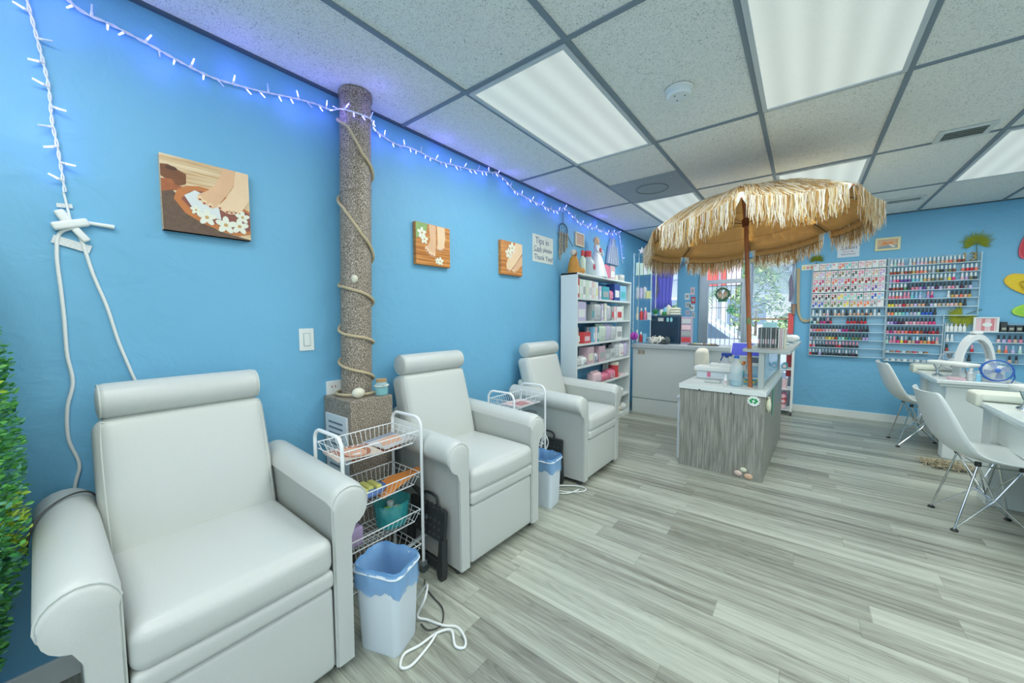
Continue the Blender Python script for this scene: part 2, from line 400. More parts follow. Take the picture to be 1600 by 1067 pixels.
def troffer():
    t = thing('ceiling_light', 'recessed fluorescent ceiling light panel beside the left wall, nearer the camera', 'ceiling light', (0, 0, H))
    fr = MB(); hx, hy = F/2-.012, F-.012
    for a in ((-hx, -hx+.022, -hy, hy), (hx-.022, hx, -hy, hy), (-hx+.022, hx-.022, -hy, -hy+.022), (-hx+.022, hx-.022, hy-.022, hy)): fr.box(*a, -.012, .0)
    fr.build('frame', P('light_frame', 'C3CDD2', .4), t, bevel=.002)
    m = bpy.data.materials.new('prismatic_diffuser'); m.use_nodes = True; n = m.node_tree.nodes; l = m.node_tree.links; b = n['Principled BSDF']
    tc_ = n.new('ShaderNodeTexCoord'); s_ = n.new('ShaderNodeSeparateXYZ'); l.new(tc_.outputs['Object'], s_.inputs[0])
    mu = n.new('ShaderNodeMath'); mu.operation = 'MULTIPLY'; mu.inputs[1].default_value = 2*PI/.135; l.new(s_.outputs[0], mu.inputs[0])
    co = n.new('ShaderNodeMath'); co.operation = 'COSINE'; l.new(mu.outputs[0], co.inputs[0])
    mr = n.new('ShaderNodeMapRange'); mr.inputs[1].default_value = -1; mr.inputs[2].default_value = 1; mr.inputs[3].default_value = DIFF_E*.90; mr.inputs[4].default_value = DIFF_E*1.10
    l.new(co.outputs[0], mr.inputs[0]); l.new(mr.outputs[0], b.inputs['Emission Strength'])
    b.inputs['Base Color'].default_value = lin('98A29F'); b.inputs['Emission Color'].default_value = lin('EEFAF4'); b.inputs['Roughness'].default_value = .3
    v = n.new('ShaderNodeTexVoronoi'); v.inputs['Scale'].default_value = 110; l.new(tc_.outputs['Object'], v.inputs['Vector'])
    bp = n.new('ShaderNodeBump'); bp.inputs['Strength'].default_value = .4; bp.inputs['Distance'].default_value = .003; l.new(v.outputs[0], bp.inputs['Height']); l.new(bp.outputs[0], b.inputs['Normal'])
    MB().box(-hx+.02, hx-.02, -hy+.02, hy-.02, -.006, .003).build('diffuser', m, t)
    ld = bpy.data.lights.new('lamp', 'AREA'); ld.shape = 'RECTANGLE'; ld.size = .52; ld.size_y = 1.12; ld.energy = LAMP_W; ld.color = (.97, 1, .965)
    lo = bpy.data.objects.new('lamp', ld); COL.objects.link(lo); lo.parent = t; lo.location = (0, 0, -.02)
    return t
DIFF_E = .46
def lights():
    X = lambda k: W0+(k-.5)*F; Yc = lambda k: (2*k-1)*F   # strip k between Lk and Lk+1
    spots = [(1, 1, 'recessed ceiling light panel near the left wall, closest to the speckled column'), (3, 1, 'large ceiling light panel at the top edge, right of the smoke detector'),
             (1, 3, 'ceiling light panel behind the left part of the straw umbrella'), (3, 3, 'ceiling light panel just above the top of the straw umbrella'),
             (5, 3, 'ceiling light panel near the back wall at the right edge'), (5, 1, 'added unseen ceiling light panel over the nearer nail table'), (1, -1, 'added unseen ceiling light panel over the camera side near the left wall'),
             (3, -1, 'added unseen ceiling light panel behind the camera in the middle strip'), (5, -1, 'added unseen ceiling light panel behind the camera in the right strip'), (7, 1, 'added unseen ceiling light panel toward the right wall, middle'), (7, 3, 'added unseen ceiling light panel toward the right wall, far end')]  # panels outside the view follow the grid spacing, added for more light
    t = troffer()
    for i, (a, b, lb) in enumerate(spots):
        loc = (X(a), Yc(b), H)
        if i == 0: t.location = loc; t['label'] = lb; t['group'] = 'fluorescent ceiling panels'
        else: dup(t, loc, label=lb, group='fluorescent ceiling panels')
lights()

def ceiling_bits():
    t = thing('smoke_detector', 'round white smoke detector on the ceiling tile', 'smoke detector', (1.472, .684, H))
    MB().lathe((0, 0, 0), [(.07, 0), (.07, -.008), (.062, -.010)], 28).build('base', M_WHITE, t)
    MB().lathe((0, 0, 0), [(.060, -.008), (.060, -.030), (.052, -.038), (.001, -.040)], 28).build('cover', P('detector_cover', 'DFE9EC', .5), t)
    d = MB()
    for k in range(3): a = 2.1*k; d.cyl((.03*math.cos(a), .03*math.sin(a), -.0385), (.03*math.cos(a), .03*math.sin(a), -.0405), .004, n=8)
    d.build('sensor_hole', P('dark_hole', '333B3C', .6), t)
    # plain metal speaker tile between C2.5 and C3
    x0, x1, y0, y1 = W0+.012, W0+F-.012, 3*F+.0, 4*F-.011
    t = thing('ceiling_speaker', 'grey flat ceiling panel with a round speaker ring before the umbrella', 'speaker', ((x0+x1)/2, (y0+y1)/2, H))
    hx, hy = (x1-x0)/2, (y1-y0)/2
    MB().box(-hx, hx, -hy, hy, -.006, .003).build('panel', P('grey_panel', '93A2A8', .5, var=.06, scale=6), t)
    MB().tube([(.14*math.cos(a*PI/16), .14*math.sin(a*PI/16), -.008) for a in range(32)], .005, 6, closed=True).build('ring', P('ring_grey', '7C8B93', .5), t)
    g = MB()
    for k in range(14): g.cyl((-.24+.036*k, -.22, -.0055), (-.24+.036*k, -.22, -.0075), .008, n=8)
    g.build('perforation', P('perf', 'B4C0C4', .6), t)
    def vent(cx, cy, w, h, lb, sl, name='air_vent'):
        t = thing(name, lb, 'vent', (cx, cy, H)); f = MB()
        f.box(-w/2, w/2, -h/2, -h/2+.025, -.01, .002); f.box(-w/2, w/2, h/2-.025, h/2, -.01, .002); f.box(-w/2, -w/2+.03, -h/2+.025, h/2-.025, -.01, .002); f.box(w/2-.03, w/2, -h/2+.025, h/2-.025, -.01, .002)
        f.build('frame', P('vent_frame', 'CBD6D6', .5), t, bevel=.002)
        MB().box(-w/2+.03, w/2-.03, -h/2+.025, h/2-.025, -.0005, .003).build('backing', P('vent_dark', '4A5550', .7), t)
        s = MB()
        if sl:
            for k in range(sl):
                y = -h/2+.03+(h-.06)*(k+.5)/sl; s.obox((0, y, -.006), w/2-.032, .012, .0015, Matrix.Rotation(.7, 3, 'X'))
        else:
            for k in range(9):
                x = -w/2+.045+(w-.09)*k/8; s.obox((x, 0, -.006), .010, h/2-.027, .0015, Matrix.Rotation(.7, 3, 'Y'))
        s.build('slat', P('vent_slat', '9DAAA6', .5), t)
    vent(2.815, 2.34, .25, .20, 'slotted return vent in the ceiling tile right of the umbrella', 4)
    vent(2.80, 4.12, .30, .16, 'small louvred supply vent in the ceiling near the back wall', 0)
ceiling_bits()

# ================================================================ WINDOWS, DOOR, OUTSIDE
def windows():
    al = P('aluminium_frame', 'B8C4CA', .35, .6)
    y0, y1 = YB+.10, YB+.15
    # glazed front door with transom
    t = bpy.data.objects.new('door_1', None); COL.objects.link(t); t.location = (0, 0, 0); t['kind'] = 'structure'
    f = MB(); f.box(.733, .83, y0, y1+.03, 0, 2.118); f.box(1.335, 1.395, y0, y1+.03, 0, 2.118); f.box(.83, 1.335, y0, y1, 1.78, 1.84); f.box(.83, 1.335, y0, y1, 2.07, 2.118); f.box(.83, 1.335, y0, y1, 0, .18)
    f.box(.83, .865, y0+.005, y1-.005, .18, 1.78); f.box(1.30, 1.335, y0+.005, y1-.005, .18, 1.78)
    f.build('door_frame', al, t, bevel=.003)
    MB().box(.865, 1.30, y0+.02, y0+.026, .18, 1.78).box(.83, 1.335, y0+.02, y0+.026, 1.84, 2.07).build('pane', M_GLASS, t)
    b = MB(); m_bar = P('security_bar', '8C93A6', .5)
    for k in range(7): x = .90+k*.063; b.box(x-.004, x+.004, y1+.04, y1+.05, .05, 2.1)
    for z in (.5, .95, 1.42, 1.75): b.box(.83, 1.335, y1+.038, y1+.052, z-.005, z+.005)
    b.build('security_bars', m_bar, t)
    MB().box(1.27, 1.285, y0-.05, y0-.035, .95, 1.10).build('door_handle', al, t)
    # large window
    t = bpy.data.objects.new('window_1', None); COL.objects.link(t); t['kind'] = 'structure'
    f = MB(); f.box(1.395, 1.44, y0, y1, .3, 2.118); f.box(1.885, 1.928, y0, y1, .3, 2.118); f.box(1.44, 1.885, y0, y1, 2.06, 2.118); f.box(1.44, 1.885, y0, y1, .3, .36)
    f.build('window_frame', al, t, bevel=.003)
    MB().box(1.44, 1.885, y0+.02, y0+.026, .36, 2.06).build('pane', M_GLASS, t)
    MB().box(1.395, 1.93, y0, YB+.25, 0, .3).build('window_sill', M_WHITE, t)
    # small side window
    t = bpy.data.objects.new('window_2', None); COL.objects.link(t); t['kind'] = 'structure'
    f = MB(); f.box(.04, .07, y0, y1, 1.36, 2.12); f.box(.41, .44, y0, y1, 1.36, 2.12); f.box(.07, .41, y0, y1, 2.08, 2.12); f.box(.07, .41, y0, y1, 1.36, 1.40)
    f.build('window_frame', al, t, bevel=.003); MB().box(.07, .41, y0+.02, y0+.026, 1.40, 2.08).build('pane', M_GLASS, t)
    # blind in the large window
    t = thing('window_blind', 'white slatted blind lowered halfway over the large window', 'blind', (1.66, YB+.06, 2.09))
    MB().box(-.26, .26, -.025, .02, -.04, .02).build('headrail', P('beige_headrail', 'D9CBA0', .5), t, bevel=.003)
    s = MB(); R = Matrix.Rotation(.35, 3, 'X')
    z = -.055
    while z > -.82: s.obox((0, 0, z), .25, .012, .0007, R); z -= .0215
    s.build('slats', P('blind_slat', 'D8E2F0', .5), t)
    MB().box(-.255, .255, -.014, .012, -.855, -.83).build('bottom_rail', P('rail_tan', 'C2A78C', .5), t, bevel=.003)
    c = MB(); [c.cyl((x, -.013, 0), (x, -.013, -.84), .0012, n=5) for x in (-.18, 0, .18)]; c.build('lift_cord', M_WHITE, t)
windows()

def outside():
    g = MB().box(-14, 18, YB+.25, 40, -.12, -.02); o = struct('ground', g, P('pale_asphalt', 'B9C2CC', .8, bump=.3, scale=30, var=.12))
    c = MB().box(-14, 18, 8.2, 8.45, -.02, .1); tag(c.build('kerb', P('concrete_kerb', 'DCE0E2', .8)), 'pale concrete kerb across the street outside the door', 'kerb')
    lf = [P('leaf_dark', '4F7A4A', .6), P('leaf_mid', '7FA05A', .6), P('leaf_pale', 'B5C98A', .6)]
    def bush(x, y, r, h, lb, grp='bushes outside the window'):
        t = thing('bush', lb, 'bush', (x, y, -.02), group=grp); m = MB(); rnd = random.Random(int(x*91+y*7))
        for _ in range(900):
            th = rnd.random()*2*PI; w = rnd.random(); zz = w*h; rr = r*math.sqrt(max(.05, 1-(2*w-.85)**2*.8))*(.75+.3*rnd.random())
            c = Vector((rr*math.cos(th), rr*math.sin(th), zz)); d = Vector((rnd.uniform(-1, 1), rnd.uniform(-1, 1), rnd.uniform(-.5, 1))).normalized(); e = d.orthogonal().normalized(); L = .05+.05*rnd.random()
            m.add([c-d*L, c+e*L*.4, c+d*L, c-e*L*.4], [(0, 1, 2, 3)], rnd.randrange(3))
        m.build('foliage', lf, t, smooth=0, fix=False)
        MB().cyl((0, 0, 0), (0, 0, h*.6), .05, .02, 8).build('stem', P('bark', '7C6A58', .9), t)
    bush(-.7, 9.8, .6, 1.7, 'round leafy bush beyond the street, at the left of the door glass')
    bush(1.0, 10.6, .65, 2.7, 'tall leafy bush beyond the street, behind the window blind')
    bush(2.1, 9.4, .6, 1.7, 'yellow green bush beyond the street at the right of the window')
    bush(-2.6, 10.6, 1.1, 1.9, 'leafy bush beyond the street, seen through the small side window')
    # palm
    t = thing('palm_tree', 'tall palm tree across the street seen through the door', 'palm tree', (.35, 13.5, -.02))
    MB().cyl((0, 0, 0), (.1, 0, 3.1), .16, .11, 12).build('trunk', P('palm_bark', '9A8F80', .9, bump=.6, scale=14), t)
    m = MB()
    for k in range(16):
        a = 2*PI*k/16+.2; el = .5 if k % 2 else .0
        pts = []
        for j in range(9):
            s = j/8*2.0; pts.append(Vector((.1+math.cos(a)*s*.9, math.sin(a)*s*.9, 3.1+el*s*.9-.38*s*s)))
        for j in range(8):
            d = (pts[j+1]-pts[j]).normalized(); sd = d.cross(Vector((0, 0, 1))).normalized()
            for q in range(4):
                p = pts[j].lerp(pts[j+1], q/4)
                for sg in (-1, 1): tip = p+sd*sg*.42+d*.2-Vector((0, 0, .16)); m.add([p, p+d*.035, tip], [(0, 1, 2)])
    m.build('frond', P('palm_green', '6E9A62', .6), t, smooth=0, fix=False)
    t = thing('building', 'low white building across the street behind the palm', 'building', (-7, 17, -.02))
    MB().box(-9, 16, 0, 6, 0, 3.0).build('wall', P('far_white', 'E9ECEE', .8), t)
    MB().box(-9.3, 16.3, -.5, 6.3, 3.0, 3.3).build('roof', P('far_roof', 'AEBBD0', .7), t)
    w = MB(); [w.box(-8+2.4*k, -6.6+2.4*k, -.03, .0, 1.0, 2.1) for k in range(9)]; w.build('window', P('far_glass', '7F95AC', .3), t)
    t = thing('parked_car', 'white parked car outside behind the lower door glass', 'car', (-.1, 7.1, -.02), .08)
    prof = [(-2.1, .35), (-2.1, .75), (-1.4, .9), (-.9, 1.3), (.6, 1.32), (1.2, .92), (2.0, .8), (2.1, .35)]
    MB().prism(prof, 1, -.8, .8).build('body', P('car_paint', 'E4E9F0', .25, coat=.5), t, bevel=.05)
    MB().prism([(-1.2, .92), (-.85, 1.25), (.55, 1.27), (1.0, .92)], 1, -.815, .815).build('window', P('car_glass', '5D7489', .1), t)
    for x in (-1.35, 1.35):
        for y in (-.74, .74): MB().cyl((x, y-.1, .33), (x, y+.1, .33), .33, n=20).build('wheel', P('tyre', '3A3D40', .8), t)
    t = thing('street_sign', 'red and white sign standing outside above the door glass', 'sign', (.52, 8.0, -.02))
    MB().cyl((0, 0, 0), (0, 0, 3), .03, n=10).build('pole', al_ := P('sign_pole', 'A8B0B8', .4, .5), t)
    MB().box(-.32, .12, -.02, .02, 2.0, 2.75, 0).build('panel', P('sign_red', 'E2574A', .5), t)
    MB().box(.13, .40, -.02, .02, 2.0, 2.75, 0).build('panel', P('sign_white', 'F4D7DC', .5), t)
outside()

# ================================================================ ARMCHAIRS
def arm_outline(sg, top, zb=.035):   # section of an arm across the chair (y, z); sg=+1 right arm, -1 left arm
    pts = [(.253, zb), (.253, top-.06)]
    cy, cz, r = .316, top-.066, .066
    for k in range(0, 15):
        a = math.radians(172-k*17.5); pts.append((cy+r*math.cos(a)*(1.0 if a > PI/2 else 1.08), cz+r*math.sin(a)))
    pts += [(.330, cz-.078), (.318, cz-.105), (.314, zb)]
    return [(p[0]*sg, p[1]) for p in pts]
def armchair(label, loc, rz):
    t = thing('pedicure_armchair', label, 'armchair', loc, rz, 'white vinyl pedicure armchairs')
    for sg in (-1, 1):
        a = MB(); pr = [(.10, .712), (.30, .705), (.55, .695), (.735, .690), (.765, .685), (.775, .675)]
        rings = [[(x if not (x > .77) else x, *p) for p in arm_outline(sg, tp)] for x, tp in pr]
        # soften the front edge
        L = len(rings[0]); vs = []
        for i, rg in enumerate(rings):
            c = Vector((0, sum(p[1] for p in rg)/L, sum(p[2] for p in rg)/L)); k = 1.0 if i < 4 else (.97 if i == 4 else .90)
            for p in rg: vs.append((p[0], c.y+(p[1]-c.y)*k, p[2] if i < 4 else (.035+(p[2]-.035)*(1-.012*(i-3)))))
        fs = []
        for i in range(len(rings)-1):
            for j in range(L): fs.append((i*L+j, i*L+(j+1) % L, (i+1)*L+(j+1) % L, (i+1)*L+j))
        fs.append(tuple(range(L))[::-1]); fs.append(tuple((len(rings)-1)*L+j for j in range(L)))
        a.add(vs, fs)
        ao = a.build('arm', M_VINYL, t, smooth=50)
        # piping along the front face of the arm
        ol = arm_outline(sg, .685); cy_ = sum(p[0] for p in ol)/len(ol); o = [(.766, cy_+(p[0]-cy_)*.975, .035+(p[1]-.035)*.988) for p in ol]
        MB().tube(o, .0028, 6, closed=True).build('piping', M_VSEAM, ao)
    b = MB(); b.cushion((.745, 0, .19), .028, .249, .150, .018, (.006, 0, 0)); b.build('front_panel', M_VINYL, t, smooth=60)
    MB().cushion((.70, 0, .377), .085, .249, .032, .018, (.004, 0, .002)).build('footrest_cushion', M_VINYL, t, smooth=60)
    s = MB().cushion((.525, 0, .462), .262, .250, .062, .035, (.012, 0, .022), n=12).build('seat', M_VINYL, t, smooth=60)
    MB().box(.12, .72, -.25, .25, .05, .40).build('base', M_VINYL, t, bevel=.01)
    MB().cushion((.11, 0, .40), .035, .248, .345, .03, (0, 0, 0)).build('back_shell', M_VINYL, t, smooth=60)
    # reclined back cushion
    R = Matrix.Rotation(math.radians(-15.5), 3, 'Y')
    bk = MB().cushion((.196, 0, .69), .068, .249, .255, .042, (.020, .004, .004), n=12, R=R).build('backrest', M_VINYL, t, smooth=60)
    o = []
    for (y, z) in [(-.232, -.225), (-.236, 0), (-.232, .215), (-.205, .236), (0, .240), (.205, .236), (.232, .215), (.236, 0), (.232, -.225)]:
        o.append(Vector((.196, 0, .69))+R @ Vector((.058, y, z)))
    MB().tube(smooth_path(o, 4), .0026, 6).build('piping', M_VSEAM, bk)
    h = MB(); prof = []
    L = .236; r = .062
    for k in range(7): a = PI/2*k/6; prof.append((max(.001, (r-.018)*1+.018*math.sin(a)) if k else .001, -L+.018*(1-math.cos(a))))
    prof = [(.001, -L-.003), (r*.55, -L-.001), (r-.014, -L+.002), (r-.004, -L+.008), (r, -L+.02), (r+.001, 0), (r, L-.02), (r-.004, L-.008), (r-.014, L-.002), (r*.55, L+.001), (.001, L+.003)]
    h.lathe((.150, 0, 1.000), prof, 28, axis='y'); ho = h.build('headrest', M_VINYL, t, smooth=50)
    for sg in (-1, 1): MB().tube([(.150+(r-.005)*math.cos(a*PI/14), sg*(L-.006), 1.0+(r-.005)*math.sin(a*PI/14)) for a in range(28)], .0028, 6, closed=True).build('piping', M_VSEAM, ho)
    MB().box(.06, .14, -.06, .06, .86, .96).build('headrest_bracket', P('dark_bracket', '55595A', .5), t, bevel=.005)
    for x in (.14, .72):
        for y in (-.285, .285): MB().lathe((x, y, 0), [(.018, 0), (.022, .012), (.016, .036)], 14).build('foot', P('dark_foot', '3C403F', .5), t)
    return t
c1 = armchair('white vinyl pedicure armchair in the foreground, nearest the green hedge', (0.0, -1.131, 0), 0)
def copy_chair(loc, rz, lb):
    return dup(c1, loc, rz, lb)
copy_chair((0.0, .088, 0), math.radians(-2.2), 'middle white vinyl pedicure armchair, beside the wire cart with magazines')
copy_chair((0.0, 1.338, 0), math.radians(-.5), 'farthest white vinyl pedicure armchair, in front of the bookcase')

# ================================================================ COLUMN WITH ROPE
def column():
    B0 = Vector((.105, -.405, .868)); T0 = Vector((.098, -.357, H)); r = .079
    t = thing('duct_column', 'round speckled stone-painted pipe column rising to the ceiling', 'column', B0)
    d = T0-B0
    c = MB(); N = 28; ks = [0, .19, .196, .42, .426, .60, .606, .78, .786, 1]
    for i, k in enumerate(ks):
        rr = r if i % 2 == 0 or i == len(ks)-1 else r+.001
        for j in range(N): a = 2*PI*j/N; p = d*k; c.v.append((p.x+rr*math.cos(a), p.y+rr*math.sin(a), p.z))
    for i in range(len(ks)-1):
        for j in range(N): c.f.append((i*N+j, i*N+(j+1) % N, (i+1)*N+(j+1) % N, (i+1)*N+j)); c.m.append(0)
    c.build('pipe', M_SPK, t)
    e = MB()
    for k in (.30, .50, .68): e.tube([d*(k+.012*math.sin(a*PI/12))+Vector(((r+.0005)*math.cos(a*PI/12), (r+.0005)*math.sin(a*PI/12), 0)) for a in range(24)], .0016, 5, closed=True)
    e.build('seam', P('pipe_seam', '6F665B', .6), t)
    MB().lathe(tuple(d), [(r+.006, -.03), (r+.008, -.015), (r+.006, -.001)], 28).build('collar', M_SPK, t)
    # rope winding round the pipe (own thing)
    tr = thing('rope', 'beige rope wound in a spiral around the speckled column', 'rope', B0)
    pts = []
    # angle -> height measured from photo crossings on visible side (toward camera, about -35 deg)
    keys = [(-2.35, 1.478), (-.95, 1.40), (-.10, 1.27), (.9, 1.20), (2.6, 1.135), (3.95, 1.065), (5.0, .99), (6.15, .85), (7.2, .76), (9.0, .66), (10.25, .595), (11.4, .575), (12.4, .55), (14.0, .49), (15.3, .43), (16.6, .36), (17.6, .33), (18.8, .31),
            (20.3, .27), (21.6, .235), (22.7, .19), (23.9, .155), (25.2, .12), (26.8, .06), (27.6, .022), (28.6, .012), (30.2, .012), (32, .012)]
    for i in range(len(keys)-1):
        a0, z0 = keys[i]; a1, z1 = keys[i+1]
        for j in range(8):
            q = j/8; a = a0+(a1-a0)*q; z = z0+(z1-z0)*q; rr = r+.009+(.03*max(0, (a-27)/5) if a > 27 else 0); p = d*(z/d.z); pts.append((p.x+rr*math.cos(a), p.y+rr*math.sin(a), z))
    MB().tube(pts, .0078, 8).build('strand', P('jute_rope', 'C6B694', .9, bump=1.0, scale=160, var=.12), tr)
    s = thing('shell', 'round pale shell fixed on the column above eye level', 'shell', tuple(B0+d*.385+Vector((r*math.cos(-.62), r*math.sin(-.62), 0))))
    MB().ell((0, 0, 0), .018, .016, .022, 10).build('shell_body', P('pale_shell', 'E3DFC9', .5, bump=.5, scale=90, var=.1), s)
    # box below
    t = thing('duct_box', 'square speckled stone-painted box carrying the round column', 'box', (0, 0, 0))
    MB().box(.012, .29, -.542, -.304, 0, .868).build('body', M_SPK, t, bevel=.004)
    g = MB(); g.box(.045, .265, -.553, -.542, .47, .785); gr = g.build('grille', P('pale_grille', 'D4DDE0', .5), t, bevel=.003)
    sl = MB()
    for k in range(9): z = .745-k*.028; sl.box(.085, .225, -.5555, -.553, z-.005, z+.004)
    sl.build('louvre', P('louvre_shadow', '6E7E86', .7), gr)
    s = thing('shell', 'white oval shell at the foot of the column on the box top', 'shell', (.225, -.463, .868)); MB().ell((0, 0, .026), .026, .034, .027, 12).build('shell_body', MATS['pale_shell'], s)
    j = thing('glass_jar', 'small glass jar of turquoise sand with a cork on the box', 'jar', (.252, -.345, .868))
    MB().lathe((0, 0, 0), [(.03, 0), (.034, .006), (.034, .06), (.028, .068), (.028, .074)], 18).build('glass', clear('jar_glass', 'CFEFEF', .35, .05), j)
    MB().lathe((0, 0, 0), [(.029, .003), (.031, .01), (.031, .036), (.001, .04)], 18).build('sand', P('turquoise_sand', '3FB6BE', .8, bump=.4, scale=200), j)
    MB().lathe((0, 0, 0), [(.027, .07), (.029, .086)], 16).build('cork', P('cork', 'B89468', .9), j)
    k = MB(); k.tube([(.036*math.cos(a*PI/10), .036*math.sin(a*PI/10), .052) for a in range(20)], .0028, 5, closed=True); k.tube([(.037, -.01, .052), (.045, -.03, .06), (.04, -.012, .054), (.045, .012, .062), (.04, .0, .05)], .002, 5)
    k.build('string', P('white_string', 'EDEBE0', .8), j)
    o = thing('wall_outlet', 'white electrical outlet on the blue wall left of the column', 'outlet', M=ML(-.49, .895))
    MB().box(-.035, .045, -.04, .045, 0, .02).build('plate', M_WHITE, o, bevel=.003)
    q = MB(); [q.box(-.012+dx, -.008+dx, .008, .02, .02, .0212) for dx in (0, .02)]; q.build('slot', P('slot_red', 'A04848', .5), o)
column()

# ================================================================ WIRE CARTS
def cart(label, loc, sc=1.0, rz=0):
    t = thing('wire_cart', label, 'cart', loc, rz, 'white wire rolling carts')
    hx, hy, top = .120*sc, .200*sc, .79*sc
    for y in (-hy, hy):
        rc = .05; p = [(-hx, y, .055)]+[(-hx+rc-rc*math.cos(a*PI/12), y, top-rc+rc*math.sin(a*PI/12)) for a in range(7)]+[(hx-rc+rc*math.sin(a*PI/12), y, top-rc+rc*math.cos(a*PI/12)) for a in range(7)]+[(hx, y, .055)]
        MB().tube(p, .0078, 8).build('frame_hoop', M_WIRE, t)
    for zb in (.665*sc, .455*sc, .265*sc, .085*sc):
        b = MB(); hh = .062; tx, ty = hx-.006, hy-.008; bx, by = hx-.028, hy-.03
        b.tube([(-tx, -ty, zb+hh), (tx, -ty, zb+hh), (tx, ty, zb+hh), (-tx, ty, zb+hh)], .0030, 6, closed=True)
        b.tube([(-tx+.006, -ty, zb+hh*.55), (tx-.006, -ty, zb+hh*.55)], .002, 5); b.tube([(-tx+.006, ty, zb+hh*.55), (tx-.006, ty, zb+hh*.55)], .002, 5)
        b.tube([(-bx, -by, zb), (bx, -by, zb), (bx, by, zb), (-bx, by, zb)], .0028, 6, closed=True)
        n = 15
        for k in range(n+1):
            y = -by+2*by*k/n; yt = -ty+2*ty*k/n; b.tube([(-tx, yt, zb+hh), (-bx, y, zb), (bx, y, zb), (tx, yt, zb+hh)], .0014, 5)
        for x in (-bx*.5, 0, bx*.5): b.tube([(x, -ty, zb+hh), (x, -by, zb), (x, by, zb), (x, ty, zb+hh)], .0017, 5)
        for y in (-ty, ty):
            for x in (-hx, hx): b.cyl((x, y, zb+.02), (x, y+(.01 if y > 0 else -.01), zb+.02), .003, n=6)
        b.build('basket', M_WIRE, t, smooth=60)
    for x in (-hx, hx):
        for y in (-hy, hy):
            c = MB().cyl((x-.011, y, .022), (x+.011, y, .022), .022, n=16); co = c.build('caster', P('caster_grey', '4E5454', .6), t)
            MB().box(x-.013, x+.013, y-.014, y+.014, .036, .058).build('bracket', P('caster_bracket', '7A8284', .5), co, bevel=.002)
    return t
cart('white wire rolling cart with magazines between the two nearer armchairs', (.445, -.532, 0))
cart('white wire rolling cart between the middle and far armchairs', (.385, .695, 0), .965)
print('cart ok')

